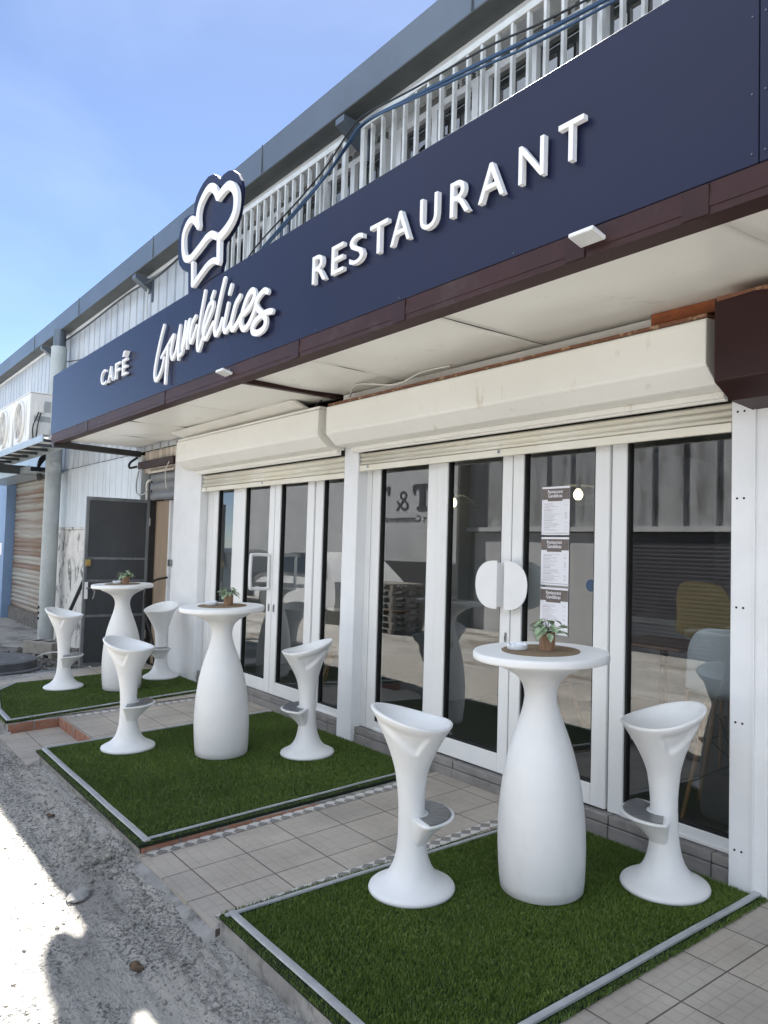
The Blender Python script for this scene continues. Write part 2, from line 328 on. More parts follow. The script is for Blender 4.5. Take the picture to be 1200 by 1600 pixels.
mat('pavement_far', (0.30, 0.285, 0.26), (0.22, 0.21, 0.195), rough=0.9, scale=3, bump=0.5, bscale=40, dirt=(0.12, 0.115, 0.11), dscale=2.5, dlo=0.5, dhi=0.6, world=True)

# ---------------------------------------------------------------- helpers
def link(o, parent=None):
    COL.objects.link(o)
    if parent is not None: o.parent = parent
    return o
def tag(o, label=None, cat=None, group=None, kind=None):
    if label: o['label'] = label
    if cat: o['category'] = cat
    if group: o['group'] = group
    if kind: o['kind'] = kind
    return o
def empty(name, loc=(0, 0, 0), label=None, cat=None, group=None, kind=None, rot=None):
    o = bpy.data.objects.new(name, None); o.location = loc
    if rot is not None: o.rotation_euler = rot
    COL.objects.link(o); o.empty_display_size = .1
    return tag(o, label, cat, group, kind)
class MB:
    def __init__(s): s.v = []; s.f = []
    def add(s, v, f):
        n = len(s.v); s.v += [tuple(p) for p in v]; s.f += [tuple(i + n for i in q) for q in f]; return s
    def box(s, x0, x1, y0, y1, z0, z1):
        v = [(x, y, z) for z in (z0, z1) for y in (y0, y1) for x in (x0, x1)]
        return s.add(v, [(0, 2, 3, 1), (4, 5, 7, 6), (0, 1, 5, 4), (2, 6, 7, 3), (0, 4, 6, 2), (1, 3, 7, 5)])
    def prism(s, pts, a0, a1, axis='x'):
        """2-D polygon extruded along an axis. x: pts=(y,z); y: pts=(x,z); z: pts=(x,y)"""
        n = len(pts)
        def P(p, a): return (a, p[0], p[1]) if axis == 'x' else ((p[0], a, p[1]) if axis == 'y' else (p[0], p[1], a))
        v = [P(p, a0) for p in pts] + [P(p, a1) for p in pts]
        return s.add(v, [tuple(range(n))[::-1], tuple(range(n, 2 * n))] + [(i, (i + 1) % n, (i + 1) % n + n, i + n) for i in range(n)])
    def tube(s, pts, r, k=8, cap=True):
        pts = [Vector(p) for p in pts]; n = len(pts); rr = r if hasattr(r, '__len__') else [r] * n
        up = None; v = []
        for i in range(n):
            d = (pts[min(i + 1, n - 1)] - pts[max(i - 1, 0)]).normalized()
            if up is None:
                up = Vector((0, 0, 1)) if abs(d.z) < .9 else Vector((1, 0, 0))
            a = d.cross(up).normalized(); b = a.cross(d).normalized(); up = b
            for j in range(k):
                t = 2 * math.pi * j / k; v.append(pts[i] + (a * math.cos(t) + b * math.sin(t)) * rr[i])
        f = [(i * k + j, i * k + (j + 1) % k, (i + 1) * k + (j + 1) % k, (i + 1) * k + j) for i in range(n - 1) for j in range(k)]
        if cap: f += [tuple(range(k))[::-1], tuple(range((n - 1) * k, n * k))]
        return s.add(v, f)
    def lathe(s, prof, k=48, c=(0, 0, 0)):
        v = []; n = len(prof)
        for r, z in prof:
            for j in range(k):
                t = 2 * math.pi * j / k; v.append((c[0] + r * math.cos(t), c[1] + r * math.sin(t), c[2] + z))
        f = [(i * k + j, i * k + (j + 1) % k, (i + 1) * k + (j + 1) % k, (i + 1) * k + j) for i in range(n - 1) for j in range(k)]
        f += [tuple(range(k))[::-1], tuple(range((n - 1) * k, n * k))]
        return s.add(v, f)
    def grid(s, P):
        """P[i][j] points"""
        n = len(P); m = len(P[0])
        return s.add([p for row in P for p in row], [(i * m + j, (i + 1) * m + j, (i + 1) * m + j + 1, i * m + j + 1) for i in range(n - 1) for j in range(m - 1)])
    def build(s, name, material, parent=None, smooth=False, bevel=0, ang=35, seg=2, fix=True):
        me = bpy.data.meshes.new(name); me.from_pydata([tuple(p) for p in s.v], [], s.f); me.update()
        if fix or bevel:
            bm = bmesh.new(); bm.from_mesh(me)
            if fix: bmesh.ops.recalc_face_normals(bm, faces=bm.faces)
            if bevel:
                ed = [e for e in bm.edges if len(e.link_faces) == 2 and e.calc_face_angle(0) > R(25)]
                bmesh.ops.bevel(bm, geom=ed, offset=bevel, segments=seg, profile=.7, affect='EDGES', clamp_overlap=True)
            bm.to_mesh(me); bm.free()
        if smooth:
            me.polygons.foreach_set('use_smooth', [True] * len(me.polygons)); me.set_sharp_from_angle(angle=R(ang))
        me.materials.append(MATS[material])
        o = bpy.data.objects.new(name, me)
        return link(o, parent)
def bez(pts, n=6):
    """Catmull-Rom"""
    P = [Vector(p) for p in pts]; out = []
    for i in range(len(P) - 1):
        p0 = P[max(i - 1, 0)]; p1 = P[i]; p2 = P[i + 1]; p3 = P[min(i + 2, len(P) - 1)]
        for k in range(n):
            t = k / n
            out.append(0.5 * ((2 * p1) + (p2 - p0) * t + (2 * p0 - 5 * p1 + 4 * p2 - p3) * t * t + (3 * p1 - p0 - 3 * p2 + p3) * t ** 3))
    out.append(P[-1]); return out
def copy_tree(o, parent=None):
    c = o.copy(); COL.objects.link(c); c.parent = parent
    for ch in list(o.children): copy_tree(ch, c)
    return c
SLP = 0.035
def tz(y): return SLP * y
def text_mesh(body, name, x, z, h, y, depth, material, parent=None, width=None, bold=0.0, rot=0.0, bev=0):
    """text standing in a plane of constant y, facing -y (rot=pi faces +y)"""
    cu_ = bpy.data.curves.new('t', 'FONT'); cu_.body = body; cu_.size = 1.0; cu_.extrude = 0.0; cu_.offset = bold
    cu_.resolution_u = 4
    ob = bpy.data.objects.new('t', cu_)
    me = bpy.data.meshes.new_from_object(ob)
    co = np.array([v.co[:] for v in me.vertices])
    x0, y0 = co[:, 0].min(), co[:, 1].min(); hh = co[:, 1].max() - y0; ww = co[:, 0].max() - x0
    sy = h / hh; sx = (width / ww) if width else sy
    bm = bmesh.new(); bm.from_mesh(me)
    bmesh.ops.remove_doubles(bm, verts=bm.verts, dist=1e-5)
    g = bmesh.ops.extrude_face_region(bm, geom=bm.faces[:])
    for e in g['geom']:
        if isinstance(e, bmesh.types.BMVert): e.co.z -= 1.0
    for v in bm.verts:
        a = (v.co.x - x0) * sx; b = (v.co.y - y0) * sy; d = v.co.z
        # d=0 front, -1 back
        if rot == 0: v.co = (x + a, y - d * depth, z + b)
        else: v.co = (x - a, y + d * depth, z + b)
    bmesh.ops.recalc_face_normals(bm, faces=bm.faces)
    if bev:
        ed = [e for e in bm.edges if len(e.link_faces) == 2 and e.calc_face_angle(0) > R(50)]
        try: bmesh.ops.bevel(bm, geom=ed, offset=bev, segments=1, affect='EDGES', clamp_overlap=True)
        except Exception: pass
    bm.to_mesh(me); bm.free(); me.name = name
    me.polygons.foreach_set('use_smooth', [False] * len(me.polygons)); me.update()
    me.materials.clear(); me.materials.append(MATS[material])
    bpy.data.objects.remove(ob)
    return link(bpy.data.objects.new(name, me), parent)
def ribbon(mb, pts, wid, y0, dep, ramp=0.002, n=6):
    """rounded stroke of width wid in the xz plane, front at y0 (towards -y), thickness dep"""
    P = bez([(p[0], 0, p[1]) for p in pts], n); m = len(P)
    Lp = []; Rp = []
    for i in range(m):
        d = (P[min(i + 1, m - 1)] - P[max(i - 1, 0)]); d.normalize(); nn = Vector((-d.z, 0, d.x))
        k = i / (m - 1); ww = wid(k) if callable(wid) else wid
        Lp.append(P[i] + nn * ww / 2); Rp.append(P[i] - nn * ww / 2)
    def cap(i, s):
        d = (P[min(i + 1, m - 1)] - P[max(i - 1, 0)]).normalized() * s; k = i / (m - 1); ww = (wid(k) if callable(wid) else wid) / 2
        a = Vector((-d.z, 0, d.x))
        return [P[i] + (a * math.cos(t) + d * math.sin(t)) * ww * (1 if abs(math.sin(t)) < .1 else .8) for t in (R(45), R(90), R(135))]
    # strip with cap triangles: rows of (left,right)
    rows = [(Lp[i], Rp[i]) for i in range(m)]
    c0 = cap(0, -1); c1 = cap(m - 1, 1)
    rows = [(c0[2], c0[0])] + rows + [(c1[0], c1[2])]
    c0m, c1m = c0[1], c1[1]
    v = []; nr = len(rows)
    for i, (l, r) in enumerate(rows):
        yy = y0 - ramp * i / nr
        v += [(l.x, yy, l.z), (r.x, yy, r.z), (l.x, yy + dep, l.z), (r.x, yy + dep, r.z)]
    f = []
    for i in range(nr - 1):
        a = 4 * i; b = a + 4
        f += [(a, a + 1, b + 1, b), (a + 2, b + 2, b + 3, a + 3), (a, b, b + 2, a + 2), (a + 1, a + 3, b + 3, b + 1)]
    k = len(v); v += [(c0m.x, y0, c0m.z), (c0m.x, y0 + dep, c0m.z), (c1m.x, y0 - ramp, c1m.z), (c1m.x, y0 - ramp + dep, c1m.z)]
    e = 4 * (nr - 1)
    f += [(0, k, 1), (2, 3, k + 1), (0, 2, k + 1, k), (1, k, k + 1, 3), (e, e + 1, k + 2), (e + 2, k + 3, e + 3), (e, k + 2, k + 3, e + 2), (e + 1, e + 3, k + 3, k + 2)]
    mb.add(v, f)

# ================================================================ ground
def vnoise(x, y, seed=0):
    r = np.random.default_rng(seed); T = r.random((256, 256))
    xi = np.floor(x).astype(int); yi = np.floor(y).astype(int); fx = x - xi; fy = y - yi
    fx = fx * fx * (3 - 2 * fx); fy = fy * fy * (3 - 2 * fy)
    g = lambda a, b: T[a % 256, b % 256]
    return (g(xi, yi) * (1 - fx) + g(xi + 1, yi) * fx) * (1 - fy) + (g(xi, yi + 1) * (1 - fx) + g(xi + 1, yi + 1) * fx) * fy
def fbm(x, y, o=4, seed=0):
    a = 0; s = .5
    for i in range(o): a = a + s * vnoise(x * 2 ** i, y * 2 ** i, seed + i); s *= .5
    return a
def heightmesh(name, X, Y, Z, material, kind='structure'):
    nx, ny = X.shape
    co = np.stack([X, Y, Z], -1).reshape(-1, 3)
    i = np.arange(nx - 1)[:, None]; j = np.arange(ny - 1)[None, :]
    a = i * ny + j; q = np.stack([a, a + ny, a + ny + 1, a + 1], -1).reshape(-1, 4)
    me = bpy.data.meshes.new(name); me.vertices.add(len(co)); me.vertices.foreach_set('co', co.ravel())
    me.loops.add(q.size); me.loops.foreach_set('vertex_index', q.ravel()); me.polygons.add(len(q))
    me.polygons.foreach_set('loop_start', np.arange(0, q.size, 4)); me.update(calc_edges=True)
    me.materials.append(MATS[material]); o = link(bpy.data.objects.new(name, me)); tag(o, kind=kind); return o

g = MB().add([(-150, -150, -.20), (150, -150, -.20), (150, 150, -.20), (-150, 150, -.20)], [(0, 1, 2, 3)]).build('ground', 'dirt_ground', fix=False); tag(g, kind='structure')
g = MB().add([(-45, -8.1, -.190), (25, -8.1, -.190), (25, -1.9, -.190), (-9.9, -1.9, -.190), (-10.6, -2.3, -.190), (-14, -2.5, -.190), (-45, -2.6, -.190)], [(0, 1, 2, 3, 4, 5, 6)]).build('street', 'street_cement', fix=False); tag(g, kind='structure')
# rough milled strip beside the kerb
gx = np.arange(-9.8, -.4, .011); gy = np.arange(-4.2, -2.0, .011)
X, Y = np.meshgrid(gx, gy, indexing='ij')
wob = Y + .05 * fbm(X * .8, Y * .5, 3, 40)
Z = -.172 + .017 * (fbm(X * 2.2, wob * 30, 3, 3) - .5) + .016 * (fbm(X * 5, Y * 5, 5, 9) - .5) + .006 * (fbm(X * 40, Y * 40, 2, 17) - .5)
near = np.clip((Y + 2.62) / .5, 0, 1)
Z += near * (.024 * (fbm(X * 13, Y * 17, 5, 21) - .5) - .002)
Z += .018 * np.exp(-((Y + 2.28 + .05 * np.sin(X * 3.1)) / .07) ** 2) * (fbm(X * 8, Y * 8, 4, 30) + .2)
lumps = fbm(X * 22, Y * 22, 3, 77); Z += .0025 * (fbm(X * 60, Y * 60, 2, 91) - .5) * 2
Z += .012 * np.clip(lumps - .56, 0, 1) * 5 * (.25 + .6 * near)
ks = np.clip((Y + 2.34) / .30, 0, 1); ks = ks * ks * (3 - 2 * ks)
lowx = 1 / (1 + np.exp(-(X + 7.35) / .05)) / (1 + np.exp((X + 6.0) / .05))
Z += .055 * ks * (1 - lowx) * (.7 + .6 * fbm(X * 1.3, Y * 2, 3, 88)) * np.where(X > -4.1, .55, 1.0)
edge = np.minimum(1, (Y + 4.2) / .4); Z = Z * edge + (-.186) * (1 - edge)
street_strip = heightmesh('street_strip', X, Y, Z, 'milled_cement')
def ground_z(x, y):
    i = int((x + 9.8) / .011); j = int((y + 4.2) / .011)
    if 0 <= i < Z.shape[0] and 0 <= j < Z.shape[1]: return float(Z[i, j])
    return -.19
g = MB().add([(-40, -.9, -.196), (-13.2, -.9, -.196), (-12.2, .1, -.196), (-40, .1, -.196)], [(0, 1, 2, 3)]).build('far_pavement', 'pavement_far', fix=False); tag(g, kind='structure')

# kerb between terrace and street
kx = np.arange(-9.9, 1.5, .02); kt = np.linspace(0, 1, 22)
def walk(x):   # 1 on the ramped walkways, 0 beside the platforms
    s = lambda a: 1 / (1 + np.exp(-a / .03))
    return s(x + 7.2) * s(-6.15 - x) + s(x + 4.0) * s(-3.05 - x)
KX, KT = np.meshgrid(kx, kt, indexing='ij'); W = walk(KX)
lowk = 1 / (1 + np.exp(-(KX + 7.2) / .03)) / (1 + np.exp((KX + 6.15) / .03))
ztop = -.085 - .035 * W - .055 * lowk
ext = .07 + .13 * W - .06 * lowk + .16 * (fbm(KX * 2.6, KX * 0 + 3, 4, 55) - .5)
KY = -1.985 - KT * ext
flat = np.clip(1 - KT / np.maximum(.10 + .5 * W, .05), 0, 1) ** (1.0)
KZ = -.205 + (ztop + .205) * np.where(W > .5, 1 - KT ** 1.5, .30 * (1 - KT) + .70 * np.clip(1 - KT / .12, 0, 1)) + .034 * (fbm(KX * 7, KY * 9, 5, 61) - .5) * np.clip(KT * 4, 0, 1)
heightmesh('kerb', KX, KY, KZ, 'kerb')

# terrace: platforms, tiled walkways
def slab(name, x0, x1, y0, material, ztop=0.0, zb=-.5, y1=0.03):
    return tag(MB().prism([(y1, tz(y1) + ztop), (y0, tz(y0) + ztop), (y0, zb), (y1, zb)], x0, x1).build(name, material), kind='structure')
slab('terrace_platform', -9.62, -7.2, -2.0, 'kerb', -.012)
slab('terrace_platform', -6.15, -4.0, -2.0, 'kerb', -.012)
slab('terrace_platform', -3.05, 3.0, -2.0, 'kerb', -.012)
tag(MB().prism([(.03, 0), (-2.02, -.115), (-2.02, -.5), (.03, -.5)], -4.0, -3.05).build('tiled_walkway', 'tiles'), kind='structure')
tag(MB().prism([(.03, -.004), (-1.58, -.062), (-1.58, -.5), (.03, -.5)], -7.2, -6.15).build('tiled_walkway', 'tiles'), kind='structure')
tag(MB().prism([(-1.58, -.145), (-2.08, -.165), (-2.08, -.5), (-1.58, -.5)], -7.2, -6.15).build('lower_walkway', 'tiles'), kind='structure')
tag(MB().add([(-1.74, -2.03, tz(-2.03) - .004), (3, -2.03, tz(-2.03) - .004), (3, .03, -.003), (-1.74, .03, -.003)], [(0, 1, 2, 3)]).build('tiled_terrace', 'tiles', fix=False), kind='structure')
# tiled margin round the far platform
tag(MB().add([(-9.6, -.4, tz(-.4) - .006), (-9.2, -1.78, tz(-1.78) - .006), (-8.5, -1.98, tz(-1.98) - .006), (-7.25, -1.99, tz(-1.99) - .006), (-7.25, 0, -.006), (-9.6, 0, -.006)], [(0, 1, 2, 3, 4, 5)]).build('tiled_terrace', 'tiles', fix=False), kind='structure')
def riser(x0, x1, y0, y1, n, zt, zb):
    m = MB()
    for i in range(n):
        t0 = i / n; t1 = (i + 1) / n - .035 / n * 2
        xa, xb = x0 + (x1 - x0) * t0, x0 + (x1 - x0) * t1; ya, yb = y0 + (y1 - y0) * t0, y0 + (y1 - y0) * t1
        if abs(x1 - x0) > abs(y1 - y0): m.box(min(xa, xb), max(xa, xb), ya - .012, ya + .02, zb(ya), zt(ya))
        else: m.add([(xa - .02, ya, zb(ya)), (xa + .012, ya, zb(ya)), (xa + .012, yb, zb(yb)), (xa - .02, yb, zb(yb)), (xa - .02, ya, zt(ya)), (xa + .012, ya, zt(ya)), (xa + .012, yb, zt(yb)), (xa - .02, yb, zt(yb))],
                     [(0, 1, 2, 3), (4, 7, 6, 5), (0, 4, 5, 1), (1, 5, 6, 2), (2, 6, 7, 3), (3, 7, 4, 0)])
    return tag(m.build('brick_riser', 'brick', bevel=.003, seg=1), kind='structure')
riser(-4.0, -4.0, -2.0, -.9, 5, lambda y: tz(y) - .014, lambda y: -.3)
riser(-7.2, -7.2, -2.0, -1.58, 2, lambda y: tz(y) - .014, lambda y: -.3)
riser(-7.18, -6.15, -1.585, -1.585, 4, lambda y: -.066, lambda y: -.3)
for xx, a, b in ((-3.955, -1.98, -.1), (-3.115, -1.98, -.1), (-7.145, -1.5, -.1)):
    f = lambda y: (0 - .115 * (.03 - y) / 2.05 if xx > -5 else -.004 - .058 * (.03 - y) / 1.61) + .003
    tag(MB().add([(xx - .037, a, f(a)), (xx + .037, a, f(a)), (xx + .037, b, f(b)), (xx - .037, b, f(b))], [(0, 1, 2, 3)]).build('border_tiles', 'border_tiles', fix=False), kind='structure')

# loose stones along the kerb
def rocks(name, pts, sizes, material):
    base = bmesh.new(); bmesh.ops.create_icosphere(base, subdivisions=1, radius=1.0)
    bv = np.array([v.co[:] for v in base.verts]); bf = np.array([[v.index for v in f.verts] for f in base.faces]); base.free()
    V = []; F = []
    for i, (p, s) in enumerate(zip(pts, sizes)):
        q = bv * (1 + .45 * (rng.random((len(bv), 1)) - .5)) * s * np.array([1, .6 + .6 * rng.random(), .45 + .4 * rng.random()])
        a = rng.random() * 6.28; c, s_ = math.cos(a), math.sin(a)
        q = q @ np.array([[c, s_, 0], [-s_, c, 0], [0, 0, 1]]) + np.array(p)
        V.append(q); F.append(bf + i * len(bv))
    V = np.concatenate(V); F = np.concatenate(F)
    me = bpy.data.meshes.new(name); me.from_pydata(V.tolist(), [], F.tolist()); me.update(); me.materials.append(MATS[material])
    return link(bpy.data.objects.new(name, me))
pp = []; ss = []
for i in range(13000):
    u = rng.random()
    x = -9.0 + 8.4 * rng.random() ** .8
    y = -2.08 - abs(rng.normal(0, .16)) if u < .72 else -2.2 - 1.4 * rng.random()
    s = min(.017, .0016 + .0021 * rng.exponential())
    pp.append((x, y, ground_z(x, y) + s * .25)); ss.append(s)
for i in range(260):   # a pocket of dark rubble at the corner of the middle mat
    x = -4.25 + rng.normal(0, .2); y = -2.16 + rng.normal(0, .07)
    s = min(.022, .005 + .006 * rng.exponential()); pp.append((x, y, max(ground_z(x, y), -.19) + s * .2)); ss.append(s)
tag(rocks('dark_gravel', pp[::2], ss[::2], 'gravel_dark'), 'small dark stones strewn in the kerb gutter and street', 'gravel', kind='stuff')
pp = pp[1::2]; ss = ss[1::2]
tag(rocks('gravel', pp, ss, 'gravel'), 'loose grey gravel strewn along the broken kerb and street', 'gravel', kind='stuff')
pp = []; ss = []
for i in range(900):
    x = -12.6 + 3.0 * rng.random(); y = -1.6 + 1.6 * rng.random() ** .7
    if x > -9.75: continue
    s = min(.07, .010 + .018 * rng.exponential()); pp.append((x, y, -.2 + s * .3)); ss.append(s)
for i in range(500):
    x = -20 + 8 * rng.random(); y = -3.0 + 2.1 * rng.random(); s = .01 + .02 * rng.random(); pp.append((x, y, -.2 + s * .3)); ss.append(s)
tag(rocks('rubble', pp, ss, 'debris'), 'dark broken rubble scattered beyond the far green mat', 'rubble', kind='stuff')
def rock_thing(name, x, y, s, material, label, cat, flat=.5):
    bm = bmesh.new(); bmesh.ops.create_icosphere(bm, subdivisions=2, radius=s)
    r_ = random.Random(int(x * 100))
    for v in bm.verts: v.co = Vector((v.co.x * 1.5, v.co.y, v.co.z * flat)) * (1 + .3 * (r_.random() - .5))
    me = bpy.data.meshes.new(name); bm.to_mesh(me); bm.free(); me.materials.append(MATS[material])
    o = link(bpy.data.objects.new(name, me)); o.location = (x, y, ground_z(x, y) + s * flat * .35); o.rotation_euler.z = 2.3
    return tag(o, label, cat)
rock_thing('flat_stone', -3.78, -2.36, .055, 'kerb', 'flat grey chunk of cement lying in the street shade', 'stone', .3)
def leaf(x, y, s, material, label, rz):
    m = MB(); n = 7; P = []
    for i in range(n + 1):
        t = i / n; wd = s * .42 * math.sin(math.pi * min(1, t * .92 + .06)); P.append([(s * (t - .5), -wd, .012 * math.sin(t * 6)), (s * (t - .5), 0, .004 + .006 * math.sin(t * 4)), (s * (t - .5), wd, .02 * math.sin(t * 3 + 1))])
    m.grid(P); o = m.build('dead_leaf', material, smooth=True); o.location = (x, y, ground_z(x, y) + .008); o.rotation_euler = (.1, -.2, rz)
    o.modifiers.new('s', 'SOLIDIFY').thickness = .0015
    return tag(o, label, 'leaf')
leaf(-3.03, -2.36, .055, 'dead_leaf', 'curled brown dead leaf on the street near the near mat', .9)
leaf(-4.9, -2.22, .05, 'dead_leaf', 'small brown dead leaf beside the middle mat', 2.0)
leaf(-4.02, -2.83, .055, 'red_scrap', 'small red scrap lying on the sunlit street', 2.6)  # scrap of red litter, built with the leaf shape

# ================================================================ turf mats
def inside(px, py, poly):
    r = np.zeros(len(px), bool); n = len(poly)
    for i in range(n):
        x0, y0 = poly[i]; x1, y1 = poly[(i + 1) % n]
        if y0 == y1: continue
        c = ((y0 > py) != (y1 > py)) & (px < (x1 - x0) * (py - y0) / (y1 - y0) + x0); r ^= c
    return r
def blades(name, poly, dens, parent, hgt=.015, wid=.0046, seed=1, zoff=.006, fringe=False):
    r = np.random.default_rng(seed); P = np.array(poly); a, b = P.min(0), P.max(0)
    n = int(dens * (b[0] - a[0]) * (b[1] - a[1])); x = a[0] + (b[0] - a[0]) * r.random(n); y = a[1] + (b[1] - a[1]) * r.random(n)
    k = inside(x, y, poly); x = x[k]; y = y[k]; n = len(x)
    z = SLP * y + zoff
    an = r.random(n) * 2 * np.pi; wv = wid * (.7 + .6 * r.random(n)); h = hgt * (.6 + .5 * r.random(n)) * (.8 + .4 * fbm(x * 7, y * 7, 2, seed)); ln = .013 * r.random(n); la = r.random(n) * 2 * np.pi
    dx, dy = np.cos(an) * wv / 2, np.sin(an) * wv / 2
    co = np.stack([np.stack([x - dx, y - dy, z], -1), np.stack([x + dx, y + dy, z], -1), np.stack([x + ln * np.cos(la), y + ln * np.sin(la), z + h], -1)], 1)
    me = bpy.data.meshes.new(name); me.vertices.add(3 * n); me.vertices.foreach_set('co', co.ravel())
    me.loops.add(3 * n); me.loops.foreach_set('vertex_index', np.arange(3 * n)); me.polygons.add(n); me.polygons.foreach_set('loop_start', np.arange(0, 3 * n, 3)); me.update(calc_edges=True)
    at = me.attributes.new('blade', 'FLOAT', 'POINT')
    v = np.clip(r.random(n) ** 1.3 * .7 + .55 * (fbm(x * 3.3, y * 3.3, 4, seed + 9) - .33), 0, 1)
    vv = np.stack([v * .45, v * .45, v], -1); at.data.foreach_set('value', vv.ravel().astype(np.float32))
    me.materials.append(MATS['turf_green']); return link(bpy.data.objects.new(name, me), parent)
def bar_on_slope(m, p, q, wd, h, zo=.012):
    """low rounded trim between two plan points"""
    p = Vector((*p, 0)); q = Vector((*q, 0)); d = (q - p).normalized(); nn = Vector((-d.y, d.x, 0)); L_ = (q - p).length; n = max(2, int(L_ / .12))
    prof = [(-.5, 0), (-.42, .75), (-.15, 1), (.15, 1), (.42, .75), (.5, 0)]
    rows = []
    for i in range(n + 1):
        c = p + d * L_ * i / n; wv = .0012 * math.sin(i * .9 + p.x)
        rows.append([(c.x + nn.x * (a * wd + wv), c.y + nn.y * (a * wd + wv), tz(c.y) + zo + b * h) for a, b in prof])
    m.grid(rows)
    m.add(rows[0], [tuple(range(6))]); m.add(rows[-1], [tuple(range(6))[::-1]])
def turf_mat_thing(poly, inner, trims, dens, label, seed):
    t = empty('turf_mat', (0, 0, 0), label, 'turf mat', 'artificial turf mats in front of the restaurant')
    MB().add([(x, y, tz(y) - .010) for x, y in poly] + [(x, y, tz(y) + .006) for x, y in poly],
             [tuple(range(len(poly)))[::-1], tuple(range(len(poly), 2 * len(poly)))] + [(i, (i + 1) % len(poly), (i + 1) % len(poly) + len(poly), i + len(poly)) for i in range(len(poly))]).build('backing', 'turf_base', t)
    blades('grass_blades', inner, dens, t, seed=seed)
    m = MB()
    for p, q, wd in trims: bar_on_slope(m, p, q, wd * .88, .009)
    m.build('edge_trim', 'alu', t, smooth=True, ang=50)
    # the turf's cut fringe outside the trims
    for i, (p, q, wd) in enumerate(trims):
        c = np.array(poly).mean(0); d = np.array(q) - np.array(p); d = d / np.linalg.norm(d); nn = np.array([-d[1], d[0]])
        if np.dot(nn, c - np.array(p)) > 0: nn = -nn
        a = np.array(p) + nn * wd * .5; b = np.array(q) + nn * wd * .5; cc = b + nn * .03; dd = a + nn * .03
        f = blades('cut_fringe', [tuple(a), tuple(b), tuple(cc), tuple(dd)], dens * .9, t, hgt=.018, seed=seed + 50 + i, zoff=.0)
    return t
turf_mat_thing([(-3.06, -2.0), (-1.72, -2.0), (-1.74, -.02), (-3.02, -.02)], [(-3.0, -1.95), (-1.80, -1.95), (-1.80, -.02), (-2.98, -.02)],
               [((-3.025, -1.99), (-2.975, -.05), .028), ((-3.04, -1.955), (-1.75, -1.955), .040), ((-1.768, -1.98), (-1.775, .0), .038)], 60000,
               'green turf mat under the nearest table, edged in silver strip', 3)
turf_mat_thing([(-6.16, -2.02), (-3.98, -2.02), (-4.05, -.02), (-6.2, -.02)], [(-6.13, -1.96), (-4.06, -1.96), (-4.12, -.02), (-6.18, -.02)],
               [((-6.13, -1.97), (-3.99, -1.97), .042), ((-4.02, -1.99), (-4.10, -.05), .022), ((-6.15, -1.98), (-6.2, -.05), .02)], 34000,
               'green turf mat under the middle table between two tiled walkways', 4)
turf_mat_thing([(-7.22, -2.02), (-7.75, -2.0), (-8.65, -1.84), (-9.02, -1.58), (-8.97, -.02), (-7.44, -.02), (-7.36, -.8)],
               [(-7.27, -1.96), (-7.75, -1.95), (-8.62, -1.8), (-8.98, -1.56), (-8.95, -.02), (-7.48, -.02), (-7.4, -.8)],
               [((-7.24, -2.0), (-7.38, -.8), .03), ((-7.38, -.8), (-7.46, -.04), .03), ((-7.23, -1.99), (-7.76, -1.975), .05), ((-7.76, -1.975), (-8.65, -1.82), .045), ((-8.65, -1.82), (-9.0, -1.57), .035)], 21000,
               'green turf mat with curved corner under the farthest table', 5)

# ================================================================ furniture
TH = 1.073
def on_terrace(x, y, ang=0.0, lift=.012):
    """matrix of a thing standing square on the sloping terrace"""
    return Matrix.Translation((x, y, tz(y) + lift)) @ Matrix.Rotation(math.atan(SLP), 4, 'X') @ Matrix.Rotation(ang, 4, 'Z')
def make_table():
    t = empty('bar_table'); tag(t, None, 'bar table', 'white bottle-shaped bar tables on the terrace')
    body = [(.0, 0), (.180, 0), (.187, .006), (.192, .05), (.196, .12), (.1985, .2), (.197, .28), (.192, .36), (.183, .44), (.170, .52), (.152, .60), (.131, .67), (.110, .73), (.092, .78), (.080, .825), (.0735, .865), (.0755, .895), (.083, .922), (.096, .945), (.118, .966), (.148, .985), (.178, .999), (.205, 1.012), (.216, 1.020), (.221, 1.030), (.221, 1.040)]
    MB().lathe(body[1:], 72).build('pedestal', 'plastic_white', t, smooth=True, ang=50)
    top = [(.29, 1.036), (.303, 1.0365), (.3065, 1.039), (.3085, 1.045), (.3085, 1.060), (.3065, 1.068), (.3025, 1.072), (.297, TH), (.27, TH)]
    MB().lathe(top, 96).build('table_top', 'plastic_white', t, smooth=True, ang=50)
    # little drain nib under the top
    m = MB(); m.lathe([(.004, 0), (.016, .003), (.02, .012), (.019, .02)], 16, (-.085, -.115, 1.0)); m.build('nib', 'plastic_white', t, smooth=True)
    return t
